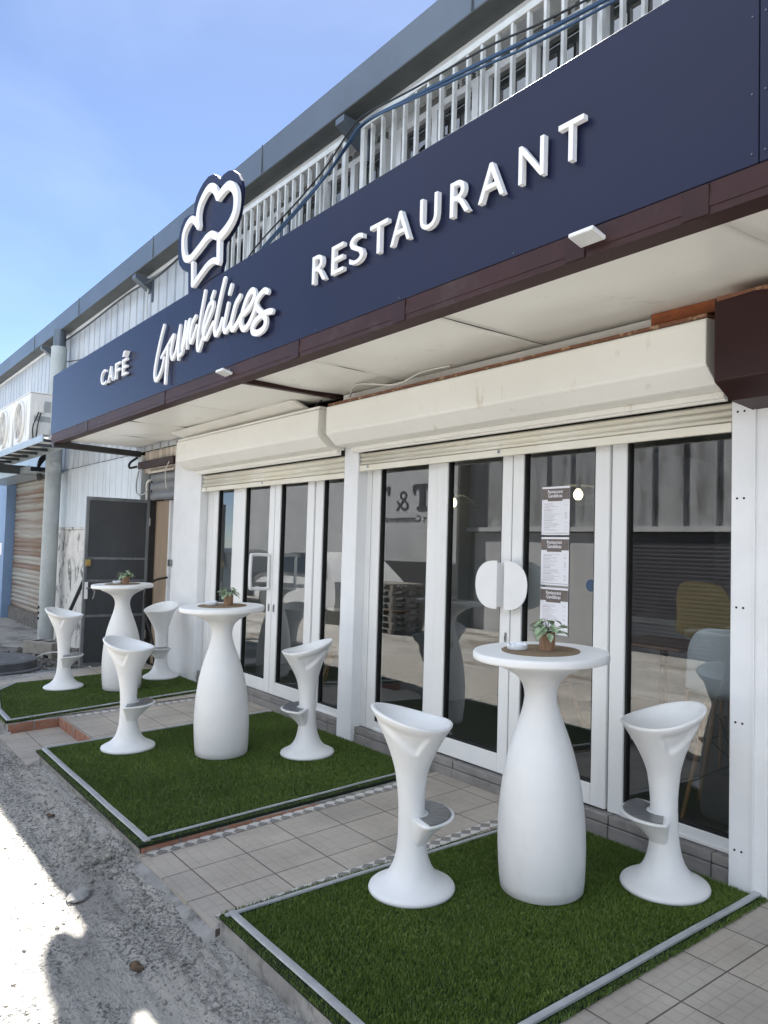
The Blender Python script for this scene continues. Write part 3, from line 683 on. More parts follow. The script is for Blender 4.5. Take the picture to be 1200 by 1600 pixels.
def make_stool():
    t = empty('bar_stool'); tag(t, None, 'bar stool', 'white moulded bar stools around the tables')
    K = 96; rows = []
    th = [2 * math.pi * j / K for j in range(K)]
    low = [(.186, 0), (.194, .003), (.197, .012), (.194, .021), (.180, .029), (.155, .040), (.130, .056), (.108, .078), (.091, .105), (.078, .14), (.069, .18), (.0635, .23), (.061, .29), (.060, .35), (.061, .40), (.0645, .45), (.070, .495)]
    for r, z in low: rows.append([(r * math.cos(a), r * math.sin(a), z) for a in th])
    def back(a): return ((1 - math.cos(a)) / 2)
    def zr(a): return .742 + .088 * back(a) ** 1.7 + .008 * max(0, math.cos(a)) ** 2
    def rr(a): return .170 + .030 * back(a) ** 1.5 + .004 * abs(math.sin(a))
    def sm(x, a, b): x = min(1, max(0, (x - a) / (b - a))); return x * x * (3 - 2 * x)
    for i in range(1, 25):
        t_ = i / 24; row = []
        for a in th:
            z = .495 + t_ * (zr(a) - .012 - .495); r = .070 + (rr(a) - .070) * (t_ ** 1.45)
            ab = abs((a if a < math.pi else a - 2 * math.pi))      # 0 front .. pi back
            lowb = .50 + .34 * sm(ab, R(88), R(172)) + .28 * (1 - sm(ab, R(70), R(86)))
            mk = sm(ab, R(66), R(76)) * sm(t_, lowb, lowb + .12) * (1 - sm(t_, .86, .90))
            r -= .017 * mk
            row.append((r * math.cos(a) + .016 * t_ ** 1.4, r * math.sin(a), z))
        rows.append(row)
    rows.append([((rr(a) + .0015) * math.cos(a) + .016, (rr(a) + .0015) * math.sin(a), zr(a) - .005) for a in th])
    rows.append([((rr(a) - .002) * math.cos(a) + .016, (rr(a) - .002) * math.sin(a), zr(a)) for a in th])
    rows.append([((rr(a) - .012) * math.cos(a) + .016, (rr(a) - .012) * math.sin(a), zr(a) + .0005) for a in th])
    rows.append([((rr(a) - .020) * math.cos(a) + .016, (rr(a) - .020) * math.sin(a), zr(a) - .006) for a in th])
    for s, d in ((.86, .35), (.74, .60), (.58, .80), (.40, .93), (.2, .99), (.04, 1.0)):
        rows.append([((rr(a) - .02) * s / .95 * math.cos(a) + .016, (rr(a) - .02) * s / .95 * math.sin(a), (zr(a) - .006) * (1 - d) + .712 * d) for a in th])
    m = MB(); v = [p for row in rows for p in row]; n = len(rows)
    f = [(i * K + j, i * K + (j + 1) % K, (i + 1) * K + (j + 1) % K, (i + 1) * K + j) for i in range(n - 1) for j in range(K)]
    f += [tuple(range(K))[::-1], tuple(range((n - 1) * K, n * K))]
    m.add(v, f).build('seat_shell', 'plastic_white', t, smooth=True, ang=60)
    # footrest bracket growing out of the stem
    rows = []; K2 = 64; th = [2 * math.pi * j / K2 for j in range(K2)]
    def rf(a):
        ab = abs(a if a < math.pi else a - 2 * math.pi); return .050 + .145 * (1 - sm(ab, R(70), R(96))) * (1 - .10 * math.sin(min(ab, 1.5)) ** 2)
    for i in range(13):
        t_ = i / 12; z = .165 + .165 * t_; g = t_ ** 1.7
        rows.append([((.050 + (rf(a) - .05) * g) * math.cos(a), (.050 + (rf(a) - .05) * g) * math.sin(a), z) for a in th])
    rows.append([((rf(a)) * math.cos(a), (rf(a)) * math.sin(a), .337) for a in th]); rows.append([((rf(a) - .004) * math.cos(a), (rf(a) - .004) * math.sin(a), .340) for a in th])
    rows.append([(.03 * math.cos(a), .03 * math.sin(a), .340) for a in th])
    m = MB(); v = [p for row in rows for p in row]; n = len(rows)
    f = [(i * K2 + j, i * K2 + (j + 1) % K2, (i + 1) * K2 + (j + 1) % K2, (i + 1) * K2 + j) for i in range(n - 1) for j in range(K2)]
    f += [tuple(range(K2))[::-1], tuple(range((n - 1) * K2, n * K2))]
    fr = m.add(v, f).build('footrest', 'plastic_white', t, smooth=True, ang=50)
    # steel tread plate with pressed ribs
    m = MB(); P = []
    for i in range(33):
        a = R(-68 + 136 * i / 32); rib = .0012 if (i % 4) < 1 else 0
        P.append([((r_) * math.cos(a), (r_) * math.sin(a), .3425 + zo + (rib if 0 < q < 3 else 0)) for q, (r_, zo) in enumerate(((.078, 0), (.082, .003), (.176, .003), (.181, 0)))])
    m.grid(P); pl = m.build('tread_plate', 'steel', fr, smooth=True, ang=30)
    return t
def make_ashtray():
    m = MB(); K = 48; rows = []
    for r, z, nt in ((.034, 0, 0), (.043, .001, 0), (.047, .006, 0), (.0485, .024, 0), (.047, .029, 1), (.041, .029, 1), (.039, .024, 0), (.036, .008, 0), (.01, .006, 0)):
        rows.append([(r * math.cos(2 * math.pi * j / K), r * math.sin(2 * math.pi * j / K), z - (.007 if nt and (j % 12) in (0, 1, 11) else 0)) for j in range(K)])
    v = [p for row in rows for p in row]; n = len(rows)
    f = [(i * K + j, i * K + (j + 1) % K, (i + 1) * K + (j + 1) % K, (i + 1) * K + j) for i in range(n - 1) for j in range(K)] + [tuple(range(K))[::-1], tuple(range((n - 1) * K, n * K))]
    o = m.add(v, f).build('ashtray', 'ceramic', smooth=True, ang=50); return tag(o, None, 'ashtray', 'white ashtrays on the bar tables')
def make_plant(seed):
    rd = random.Random(seed)
    t = empty('potted_plant'); tag(t, None, 'potted plant', 'small plants in wooden pots on the tables')
    m = MB(); K = 40; pr = []
    def rp(j): return .0365 * (1.0 if j % 4 else .965)
    rows = [[(rp(j) * math.cos(2 * math.pi * j / K), rp(j) * math.sin(2 * math.pi * j / K), z) for j in range(K)] for z in (0, .082)]
    rows += [[(.031 * math.cos(2 * math.pi * j / K), .031 * math.sin(2 * math.pi * j / K), z) for j in range(K)] for z in (.082, .074)]
    v = [p for r_ in rows for p in r_]; n = 4
    m.add(v, [(i * K + j, i * K + (j + 1) % K, (i + 1) * K + (j + 1) % K, (i + 1) * K + j) for i in range(3) for j in range(K)] + [tuple(range(K))[::-1]])
    m.build('pot', 'wood_pot', t)
    MB().lathe([(.0305, .06), (.0305, .076), (.02, .079), (.004, .08)], 20).build('soil', 'soil', t, smooth=True)
    st = MB(); lf = MB()
    for i in range(42):
        a = rd.random() * 6.28; el = rd.uniform(.1, 1.35); L_ = rd.uniform(.03, .072)
        b = Vector((rd.uniform(-.008, .008), rd.uniform(-.008, .008), .078)); d = Vector((math.cos(a) * math.cos(el), math.sin(a) * math.cos(el), math.sin(el)))
        e = b + d * L_ + Vector((0, 0, -.004)); st.tube([b, b + d * L_ * .5 + Vector((0, 0, .006)), e], .0012, 5)
        h = Vector((d.x, d.y, 0)).normalized() * .8 + Vector((0, 0, rd.uniform(-.7, .5))); h.normalize(); sd = h.cross(Vector((0, 0, 1))).normalized(); up = sd.cross(h)
        ln = rd.uniform(.030, .048); wd = ln * .36; rows = []
        for k in range(6):
            u = k / 5; ww = wd * math.sin(math.pi * (u ** .8 * .93 + .05)); c = e + h * ln * u - Vector((0, 0, .010 * u * u))
            rows.append([tuple(c + sd * ww + up * ww * .35), tuple(c), tuple(c - sd * ww + up * ww * .35)])
        lf.grid(rows)
    st.build('stems', 'stem', t, smooth=True); lf.build('leaves', 'leaf_pale', t, smooth=True, fix=False)
    return t
table0, stool0, ash0 = make_table(), make_stool(), make_ashtray()
TB = [(-2.404, -.722, 'white bar table on the near mat, largest in view'),
      (-5.249, -.962, 'white bar table standing on the middle turf mat'),
      (-8.023, -.769, 'white bar table on the far mat before the dark gate')]
for i, (x, y, lb) in enumerate(TB):
    o = table0 if i == 0 else copy_tree(table0); o.matrix_world = on_terrace(x, y, .3 * i); o['label'] = lb
    rel = ('nearest', 'middle', 'farthest')[i]
    m0 = on_terrace(x, y)
    top = lambda dx, dy, dz=0: m0 @ Vector((dx, dy, TH + dz))
    c = MB().lathe([(.176, 0), (.178, .001), (.178, .003), (.176, .004)], 64).build('place_mat', 'mat_brown', smooth=False); c.matrix_world = Matrix.Translation(top(0, 0)) @ Matrix.Rotation(math.atan(SLP), 4, 'X')
    tag(c, 'round brown table mat on the %s bar table' % rel, 'table mat', 'round brown mats on the bar tables')
    a = ash0 if i == 0 else ash0.copy()
    if i: COL.objects.link(a)
    k = (-.10, -.075, -.05)[i]; a.matrix_world = Matrix.Translation(top(k * .6 - .01, k * .8 + .0, .004)) @ Matrix.Rotation(math.atan(SLP), 4, 'X')
    a['label'] = 'white ceramic ashtray on the %s bar table' % rel
    pl = make_plant(5 + i); k = (.03, .045, .03)[i]; pl.matrix_world = Matrix.Translation(top(k * .6, k * .8, .004)) @ Matrix.Rotation(.5 * i, 4, 'Z')
    pl.scale = ((1, 1, 1), (.95, .95, .92), (1.05, 1.05, .9))[i]; pl['label'] = 'pale green plant in a ribbed wooden pot on the %s table' % rel
ST = [(-2.746, -1.207, 0, 0, 'white bar stool at the nearest table, on its street side'),
      (-2.069, -.268, 0, 0, 'white bar stool at the nearest table, by the right pillar'),
      (-5.790, -1.461, 1, 0, 'white bar stool on the street side of the middle table'),
      (-4.858, -.468, 1, .15, 'white bar stool between the middle table and glass door'),
      (-8.417, -1.240, 2, 0, 'white bar stool on the street side of the farthest table'),
      (-8.36, -.225, 2, 0, 'white bar stool beside the white column, behind the farthest table')]
for i, (x, y, k, da, lb) in enumerate(ST):
    o = stool0 if i == 0 else copy_tree(stool0)
    a = math.atan2(TB[k][1] - y, TB[k][0] - x) + da; o.matrix_world = on_terrace(x, y, a); o['label'] = lb

# ================================================================ the sign
sign = empty('restaurant_sign', (0, -1.1, 2.785), 'long navy shop sign reading CAFE Gandelices RESTAURANT above the canopy'.replace('CAFE', 'CAFÉ').replace('Gandelices', 'Gandélices'), 'shop sign')
sign.location = (0, 0, 0)
MB().box(-10.04, -1.232, -1.1, -1.06, 2.785, 3.515).build('sign_panel', 'navy', sign, bevel=.002, seg=1)
MB().box(-1.228, 3.2, -1.1, -1.06, 2.785, 3.515).build('sign_panel', 'navy', sign, bevel=.002, seg=1)
m = MB()
for zz in (2.83, 3.1, 3.42):
    for xx in (-1.25, -1.21): m.lathe([(.001, 0), (.006, .001), (.006, .003)], 8, (0, 0, 0))
bolts = MB()
for zz in (2.82, 3.02, 3.28, 3.48):
    for xx in (-1.252, -1.208):
        bolts.prism([(xx + .0035 * math.cos(t * 1.047), zz + .0035 * math.sin(t * 1.047)) for t in range(6)], -1.103, -1.099, 'y')
for xx in np.arange(-9.5, -1.5, .8): bolts.prism([(xx + .004 * math.cos(t * 1.047), 2.80 + .004 * math.sin(t * 1.047)) for t in range(6)], -1.103, -1.099, 'y')
bolts.build('screw', 'gutter', sign)
BACK = [[-5.886, 3.513], [-5.905, 3.7], [-5.946, 3.71], [-6.028, 3.751], [-6.105, 3.815], [-6.133, 3.877], [-6.139, 3.964], [-6.13, 4.054], [-6.099, 4.13], [-6.034, 4.18], [-5.947, 4.18], [-5.833, 4.156], [-5.83, 4.237], [-5.801, 4.283], [-5.74, 4.322], [-5.67, 4.352], [-5.577, 4.368], [-5.484, 4.352], [-5.42, 4.315], [-5.36, 4.267], [-5.3, 4.28], [-5.214, 4.276], [-5.142, 4.253], [-5.056, 4.194], [-4.996, 4.122], [-4.971, 4.051], [-4.977, 3.967], [-5.003, 3.878], [-5.051, 3.813], [-5.142, 3.768], [-5.238, 3.737], [-5.246, 3.705], [-5.24, 3.602], [-5.284, 3.528]]
m = MB(); m.prism([(x, max(z, 3.517)) for x, z in BACK], -1.1, -1.075, 'y'); ch = m.build('hat_board', 'navy', sign, bevel=.0015, seg=1)
HAT = {"A": [[-5.641, 3.974], [-5.658, 4.073], [-5.623, 4.148], [-5.552, 4.196], [-5.476, 4.219], [-5.407, 4.205], [-5.342, 4.154], [-5.292, 4.088]], "B": [[-5.292, 4.088], [-5.215, 4.108], [-5.131, 4.116], [-5.06, 4.088], [-5.0, 4.025], [-4.981, 3.957], [-4.995, 3.882], [-5.051, 3.827], [-5.144, 3.789], [-5.245, 3.769]], "Cc": [[-5.245, 3.769], [-5.241, 3.681], [-5.236, 3.578]], "D": [[-5.237, 3.586], [-5.315, 3.613], [-5.411, 3.613], [-5.523, 3.582], [-5.622, 3.546], [-5.693, 3.528], [-5.699, 3.583], [-5.711, 3.703]], "E": [[-5.651, 3.996], [-5.709, 4.048], [-5.773, 4.074], [-5.85, 4.058], [-5.916, 3.999], [-5.919, 3.904], [-5.89, 3.819], [-5.834, 3.772], [-5.749, 3.758], [-5.653, 3.777], [-5.545, 3.805], [-5.455, 3.829], [-5.364, 3.826], [-5.279, 3.785]]}
wh = {'A': .062, 'B': .066, 'Cc': .055, 'D': .046, 'E': .056}
m = MB()
for i, (k, p) in enumerate(HAT.items()): ribbon(m, p, wh[k], -1.142 - .0015 * i, .028, n=6)
m.build('hat_outline', 'letter_white', sign)
GA = {"G1": [[-6.302, 3.34], [-6.363, 3.245], [-6.431, 3.113], [-6.471, 3.003], [-6.476, 2.936], [-6.439, 2.891], [-6.376, 2.91], [-6.307, 2.975], [-6.265, 3.054]], "G2": [[-6.338, 3.067], [-6.224, 3.131], [-6.131, 3.184], [-6.066, 3.208], [-6.102, 3.145], [-6.119, 3.074], [-6.088, 3.012], [-6.042, 3.032], [-6.001, 3.088], [-5.975, 3.175], [-5.937, 3.259]], "G3": [[-6.191, 3.13], [-6.2, 3.032], [-6.212, 2.921], [-6.214, 2.829]], "n1": [[-5.944, 3.261], [-5.956, 3.153], [-5.963, 3.063], [-5.954, 2.984]], "n2": [[-5.941, 3.013], [-5.878, 3.029], [-5.853, 3.114], [-5.825, 3.275], [-5.849, 3.186], [-5.875, 3.11], [-5.881, 3.056], [-5.836, 3.102], [-5.793, 3.192], [-5.75, 3.268], [-5.769, 3.169], [-5.784, 3.101], [-5.778, 3.041]], "d1": [[-5.633, 3.268], [-5.698, 3.225], [-5.736, 3.127], [-5.709, 3.077], [-5.664, 3.112], [-5.608, 3.188]], "d2": [[-5.474, 3.426], [-5.539, 3.243], [-5.58, 3.077], [-5.577, 3.007], [-5.546, 2.988], [-5.499, 3.044], [-5.445, 3.119]], "e1": [[-5.465, 3.119], [-5.382, 3.199], [-5.319, 3.269], [-5.332, 3.304], [-5.391, 3.294], [-5.454, 3.215], [-5.487, 3.127], [-5.471, 3.073], [-5.418, 3.049], [-5.353, 3.108], [-5.298, 3.146]], "ac": [[-5.312, 3.381], [-5.351, 3.334]], "l1": [[-5.133, 3.432], [-5.197, 3.307], [-5.252, 3.178], [-5.277, 3.092], [-5.25, 3.044], [-5.198, 3.066], [-5.144, 3.137]], "i1": [[-5.06, 3.232], [-5.093, 3.15], [-5.12, 3.074], [-5.094, 3.032], [-5.044, 3.05], [-4.985, 3.102]], "dot": [[-5.013, 3.354], [-5.044, 3.295]], "c1": [[-4.869, 3.24], [-4.932, 3.201], [-4.971, 3.139], [-5.0, 3.065], [-4.97, 3.022], [-4.91, 3.045], [-4.845, 3.094]], "e2": [[-4.844, 3.09], [-4.737, 3.116], [-4.659, 3.174], [-4.654, 3.212], [-4.696, 3.231], [-4.76, 3.199], [-4.821, 3.12], [-4.846, 3.047], [-4.802, 2.989], [-4.735, 3.0], [-4.674, 3.048], [-4.622, 3.112]], "s1": [[-4.462, 3.165], [-4.51, 3.186], [-4.579, 3.17], [-4.624, 3.135], [-4.601, 3.088], [-4.521, 3.028], [-4.479, 2.981], [-4.498, 2.934], [-4.575, 2.918], [-4.648, 2.934], [-4.667, 2.97], [-4.614, 3.008], [-4.521, 3.028], [-4.444, 3.029], [-4.391, 3.019]]}
for i, (k, p) in enumerate(GA.items()):
    pass
def script(name, keys, i0):
    m = MB()
    for i, k in enumerate(keys):
        wd = .038 if k not in ('s1', 'l1', 'e2', 'c1') else .044
        if k in ('G2', 'n2'): wd = .032
        ribbon(m, GA[k], (lambda t, wd=wd: wd * (1 - .12 * abs(2 * t - 1))), -1.134 - .0012 * i - .0004 * i0, .018, ramp=.0018, n=6)
    m.build(name, 'letter_white', sign)
for i, (nm, ks) in enumerate((('letter', ['G1', 'G2', 'G3']), ('letter', ['n1', 'n2']), ('letter', ['d1', 'd2']), ('letter', ['e1', 'ac']), ('letter', ['l1']), ('letter', ['i1', 'dot']), ('letter', ['c1']), ('letter', ['e2']), ('letter', ['s1']))):
    script(nm, ks, i)
# capitals drawn as strokes, then cut from one outline each
CAPS = {
 'R': [[(0, 0), (0, 1), (.33, 1)], None], }
def capital(ch, x, z, h, wd, bold, y, dep):
    return text_mesh(ch, 'letter', x, z, h, y, dep, 'letter_white', sign, width=wd, bold=bold)
RX = dict(zip(range(10), []))
letters = [('R', 483, 514), ('E', 512, 536), ('S', 541, 567), ('T', 574, 603), ('A', 606, 640), ('U', 650, 683), ('R', 697, 731), ('A', 742, 787), ('N', 802, 849), ('T', 866, 911)]
xs = [(-3.909, -3.751), (-3.7, -3.572), (-3.517, -3.374), (-3.323, -3.161), (-3.142, -2.971), (-2.903, -2.766), (-2.681, -2.544), (-2.491, -2.323), (-2.246, -2.099), (-2.03, -1.898)]
for (c, a, b), (xa, xb) in zip(letters, xs):
    capital(c, xa, 3.068, .165, (xb - xa) * .95, .0, -1.138, .026)
for c, (xa, xb) in zip('CAFÉ', [(-7.992, -7.79), (-7.764, -7.582), (-7.547, -7.373), (-7.339, -7.181)]):
    if c == 'É':
        capital('E', xa, 3.072, .155, (xb - xa) * .88, .0, -1.136, .022)
        MB().prism([(xa + .06, 3.243), (xa + .10, 3.243), (xa + .145, 3.29), (xa + .09, 3.29)], -1.155, -1.11, 'y').build('accent', 'letter_white', sign)
    else: capital(c, xa, 3.072, .155, (xb - xa) * .88, .0, -1.136, .022)

# ================================================================ canopy
can = empty('canopy', (0, 0, 0), 'flat canopy with maroon front beam and cream sheet soffit under the sign', 'canopy')
m = MB(); m.box(-10.0, 3.2, -1.095, -1.03, 2.672, 2.783); m.box(-10.0, 3.2, -1.03, -.99, 2.672, 2.682); m.box(-10.0, 3.2, -1.098, -1.095, 2.70, 2.745)
m.build('front_beam', 'maroon', can)
# joint plates along the beam
for xx in (-8.6, -6.4, -4.2, -3.15, -2.02, -1.5): MB().box(xx, xx + .10, -1.101, -1.098, 2.674, 2.780).build('joint_plate', 'maroon_dark', can)
# wavy sheet soffit in panels
seams = [-9.95, -8.9, -7.75, -6.45, -5.12, -4.3, -3.0, -1.45, .2, 1.8, 3.2]
for i in range(len(seams) - 1):
    a, b = seams[i] + .002, seams[i + 1] - .002; nx = 26; ny = 16; P = []
    for ii in range(nx + 1):
        u = ii / nx; row = []
        for jj in range(ny + 1):
            v = jj / ny; x = a + (b - a) * u; y = -1.03 + .99 * v
            sag = .014 * math.sin(math.pi * u) * math.sin(math.pi * v) + .006 * math.sin(u * 5 + i * 2.1) * math.sin(v * 7 + i)
            row.append((x, y, 2.722 - sag - .004 * (i % 2)))
        P.append(row)
    m = MB(); m.grid(P); o = m.build('soffit_panel', 'soffit_cream', can, smooth=True, ang=80, fix=False)
    o.modifiers.new('s', 'SOLIDIFY').thickness = .002
MB().box(-10.0, 3.2, -1.05, .5, 2.745, 2.783).build('roof_sheet', 'maroon_dark', can)
MB().box(-5.15, -5.10, -1.03, -.02, 2.688, 2.743).build('cross_beam', 'maroon_dark', can)
MB().prism([(-1.09, 2.628), (-.0, 2.602), (-.0, 2.672), (-1.09, 2.70)], -9.99, -9.90).build('end_beam', 'black_steel', can, bevel=.003, seg=1)
# white closing strips between soffit and roller boxes
MB().prism([(-.34, 2.700), (-.10, 2.625), (-.08, 2.630), (-.30, 2.712)], -8.1, -5.5).build('closing_strip', 'cream', can)
MB().box(-5.05, -2.25, -.12, -.085, 2.668, 2.706).build('closing_strip', 'cream', can)
MB().box(-2.25, 3.2, -.16, -.06, 2.655, 2.712).build('rusty_rail', 'rust_orange', can)
# floodlights on the beam
def flood(x, lb, y=-1.15, tilt=.5, z=2.725, rz=0):
    t = empty('floodlight', (x, y, z), lb, 'floodlight', 'small white floodlights along the canopy beam', rot=(0, 0, rz))
    c, s = math.cos(tilt), math.sin(tilt)
    t.scale = (.68, .68, .68)
    m = MB(); m.box(-.085, .085, -.06, .06, -.010, .014); o = m.build('housing', 'plastic_white', t, bevel=.006); o.rotation_euler.x = -tilt * .5
    m = MB(); m.box(-.075, .075, -.052, .052, -.013, -.0105); o = m.build('lens', 'lamp_lens', t); o.rotation_euler.x = -tilt * .5
    m = MB(); m.box(-.02, .02, .045, .074, -.012, .02); m.box(-.008, .008, .06, .072, .01, .05); m.build('bracket', 'steel', t)
    return t
flood(-5.05, 'small white floodlight under the script name on the canopy beam')
flood(-1.87, 'white floodlight below the last letters of the sign')
flood(-10.07, 'grey floodlight at the far left end of the sign', y=-1.10, z=2.735, rz=-1.2)

# ================================================================ roller shutters
BX = [(-.02, 2.62), (-.28, 2.60), (-.28, 2.385), (-.19, 2.300), (-.055, 2.283), (-.055, 2.62)]
def slats(m, x0, x1, z0, z1, n, y, amp=.012, k=6):
    rows = []
    h = (z1 - z0) / n
    for i in range(n):
        for j in range(k + 1):
            t = j / k; rows.append((y - amp * math.sin(math.pi * t) ** .6 - (.0 if 0 < t < 1 else -.003), z0 + h * (i + .04 + .92 * t)))
    P = [[(x0, a, b) for a, b in rows], [(x1, a, b) for a, b in rows]]
    m.grid(P)
def roller(x0, x1, zb, lb, grp='cream roller shutters above the doors'):
    t = empty('roller_shutter', (0, 0, 0), lb, 'roller shutter', grp)
    b = MB(); b.prism([(-.02, 2.612), (-.272, 2.595), (-.28, 2.585), (-.28, 2.385), (-.272, 2.374), (-.19, 2.303), (-.17, 2.297), (-.02, 2.290)], x0 - .06, x1 + .03).build('shutter_box', 'cream', t, bevel=.003, seg=1)
    m = MB(); m.box(x0 - .055, x1 + .025, -.268, -.03, 2.6, 2.618); m.build('box_lid', 'rust_flake' if x1 > -3 else 'cream', t)
    m = MB(); m.box(x0, x1, -.075, -.03, 2.262, 2.292); m.box(x0, x1, -.062, -.03, 2.250, 2.262); m.build('guide_lip', 'cream', t, bevel=.003, seg=1)
    m = MB(); slats(m, x0 + .005, x1 - .005, zb + .045, 2.255, 3, .028, .016, 8)
    o = m.build('slat_curtain', 'cream_slat', t, smooth=True, ang=40, fix=False); o.modifiers.new('s', 'SOLIDIFY').thickness = .004
    MB().box(x0 + .004, x1 - .004, .004, .034, zb, zb + .044).build('bottom_bar', 'cream_slat', t, bevel=.004)
    m = MB()
    for xx in ((x0 + x1) / 2, x0 + .12): m.prism([(xx + .012 * math.cos(q * .785), zb + .03 + .012 * math.sin(q * .785)) for q in range(8)], .0, .004, 'y')
    m.build('lock', 'steel', t)
    return t
roller(-7.98, -5.19, 2.068, 'cream roller shutter half open above the left glass doors')
roller(-4.985, -1.915, 2.110, 'cream roller shutter half open above the right glass doors')
t = empty('brown_shutter_box', (0, 0, 0), 'dark brown roller shutter box with rusty top at the right edge', 'shutter box')
MB().prism([(-.0, 2.655), (-.33, 2.65), (-.335, 2.645), (-.335, 2.285), (-.325, 2.275), (-.20, 2.215), (-.0, 2.20)], -1.815, 3.2).build('box_shell', 'maroon_dark', t, bevel=.003, seg=1)
m = MB(); rd = random.Random(3); P = []
for i in range(60):
    x = -1.80 + i * .085; P.append([(x, -.34, 2.628 + .022 * rd.random()), (x, -.345, 2.652), (x, -.30, 2.662 + .004 * rd.random()), (x, -.2, 2.664)])
m.grid(P); m.build('rust_edge', 'rust_flake', t, fix=False)

# ================================================================ the shop building
bld = empty('shop_building', (0, 0, 0), 'long white workshop building with grey gutter holding the restaurant', 'building')
def col(x0, x1, nm='pillar', y0=0.0, y1=.30, z0=-.05, z1=2.60, mt='paint_white'):
    return MB().box(x0, x1, y0, y1, z0, z1).build(nm, mt, bld, bevel=.004, seg=1)
col(-8.76, -8.0, 'pillar', y1=.45)
col(-5.185, -4.99, 'pillar')
col(-1.915, -1.735, 'pillar')
MB().box(-1.80, -1.794, -.012, 0.0, -.02, 2.22).build('cover_strip', 'paint_white', bld)
m = MB()
for zz in (.17, .75, 1.28, 1.79, 2.2):
    for xx in (-1.885, -1.852): m.prism([(xx + .0055 * math.cos(q * .785), zz + .0055 * math.sin(q * .785)) for q in range(8)], -.0015, .0, 'y')
m.build('screw_hole', 'gap_shade', bld)
# neighbour recess right of the right pillar, its shadow painted as a near-black wall
MB().box(-1.73, 3.2, .06, .12, -.05, 2.3).build('side_wall', 'gap_shade', bld)
MB().box(-1.70, -1.55, -.005, .055, -.05, 2.23).build('pillar', 'paint_white', bld, bevel=.003, seg=1)
# wall above the doors, lintel; near-black colour stands for the shaded gap
MB().box(-8.76, 3.2, .04, .30, 2.262, 2.74).build('lintel_wall', 'gap_shade', bld)
# sills
def sill(x0, x1, zt=.105):
    m = MB(); x = x0; rd = random.Random(int(-x0 * 10))
    while x < x1 - .05:
        b = min(x1, x + rd.uniform(.55, .8)); m.box(x, b - .006, .032 + rd.uniform(0, .004), .28, -.03, zt * .52); m.box(x, b - .006, .038, .28, zt * .52 + .004, zt); x = b
    m.build('sill', 'sill', bld, bevel=.004, seg=1)
sill(-8.0, -5.185, .11); sill(-4.99, -1.915, .105)
# upper wall, windows row behind the railings
MB().box(-7.9, 3.2, .16, .3, 2.74, 5.0).build('upper_wall', 'upper_wall', bld)
def upper_window(x0, x1):
    f = MB(); f.box(x0, x1, .08, .14, 4.74, 4.79); f.box(x0, x1, .08, .14, 3.3, 3.4)
    f.box(x0, x0 + .06, .08, .14, 3.4, 4.74); f.box(x1 - .06, x1, .08, .14, 3.4, 4.74); f.box((x0 + x1) / 2 - .03, (x0 + x1) / 2 + .03, .08, .14, 3.4, 4.74)
    o = f.build('window', 'pvc_white', bld)
    MB().add([(x0 + .06, .12, 3.4), (x1 - .06, .12, 3.4), (x1 - .06, .12, 4.74), (x0 + .06, .12, 4.74)], [(0, 1, 2, 3)]).build('pane', 'glass_upper', o, fix=False)
    MB().add([(x0 + .06, .155, 3.4), (x1 - .06, .155, 3.4), (x1 - .06, .155, 4.74), (x0 + .06, .155, 4.74)], [(0, 1, 2, 3)]).build('room_shade', 'opp_dark', o, fix=False)  # flat dark sheet, the unlit room's shade put into its colour
x = -7.7
for i in range(9):
    if i == 3: x = -4.72
    upper_window(x, x + .92); x += .96
# vents above the panes
for i in range(34):
    x = -7.6 + i * .17
    if -5.0 < x < -4.6: continue
    m = MB()
    for k in range(4): m.box(x, x + .12, .13, .158, 4.825 + k * .02, 4.835 + k * .02)
    m.build('vent_grille', 'ac_dark', bld)
# corrugated cladding, upper left
def corr(x0, x1, z0, z1, y, mt, nm, per=.30, gap=.05, dep=.035):
    pts = []; x = x0
    while x < x1:
        pts += [(x, y), (x + per - gap - .012, y), (x + per - gap, y + dep), (x + per - .012, y + dep)]; x += per
        # a shallow mid rib
    P = [[(a, b, z0) for a, b in pts], [(a, b, z1) for a, b in pts]]
    return MB().grid(P).build(nm, mt, bld, fix=False)
corr(-30, -7.75, 2.66, 4.93, -.01, 'cladding', 'cladding', .27, .045)
MB().box(-30, -7.8, .03, .1, 2.66, 5.0).build('wall', 'gap_shade', bld)
MB().box(-30, 3.2, -.03, .16, 4.935, 4.99).build('wall_plate', 'paint_white', bld, bevel=.006, seg=1)
# gutter
m = MB(); m.prism([(.0, 4.992), (-.215, 4.985), (-.225, 5.245), (-.20, 5.255), (-.19, 5.02), (.0, 5.02)], -30, 3.2); gt = m.build('gutter', 'gutter', bld)
MB().box(-30, 3.2, -.213, .0, 4.978, 4.984).build('gutter_soffit', 'gutter_soffit', bld)
MB().prism([(-.19, 5.1), (2, 5.22), (14, 7.2), (14, 7.1), (2, 5.1), (-.19, 5.0)], -30, 3.2).build('roof', 'cladding', bld)
m = MB()
for xx in (-27.3, -15.2, -12.36, -9.2, -6.4, -3.56): m.box(xx, xx + .008, -.229, -.221, 4.984, 5.256)
m.build('gutter_joint', 'gutter_soffit', bld)
for xx in (-5.05, -9.8, -14.6, -20):
    m = MB(); m.prism([(-.01, 4.74), (-.24, 4.88), (-.24, 4.93), (-.01, 4.90)], xx - .06, xx + .06); m.prism([(-.0, 4.6), (-.03, 4.6), (-.03, 4.9), (-.0, 4.9)], xx + .07, xx + .11)
    m.build('roof_bracket', 'gutter', bld)
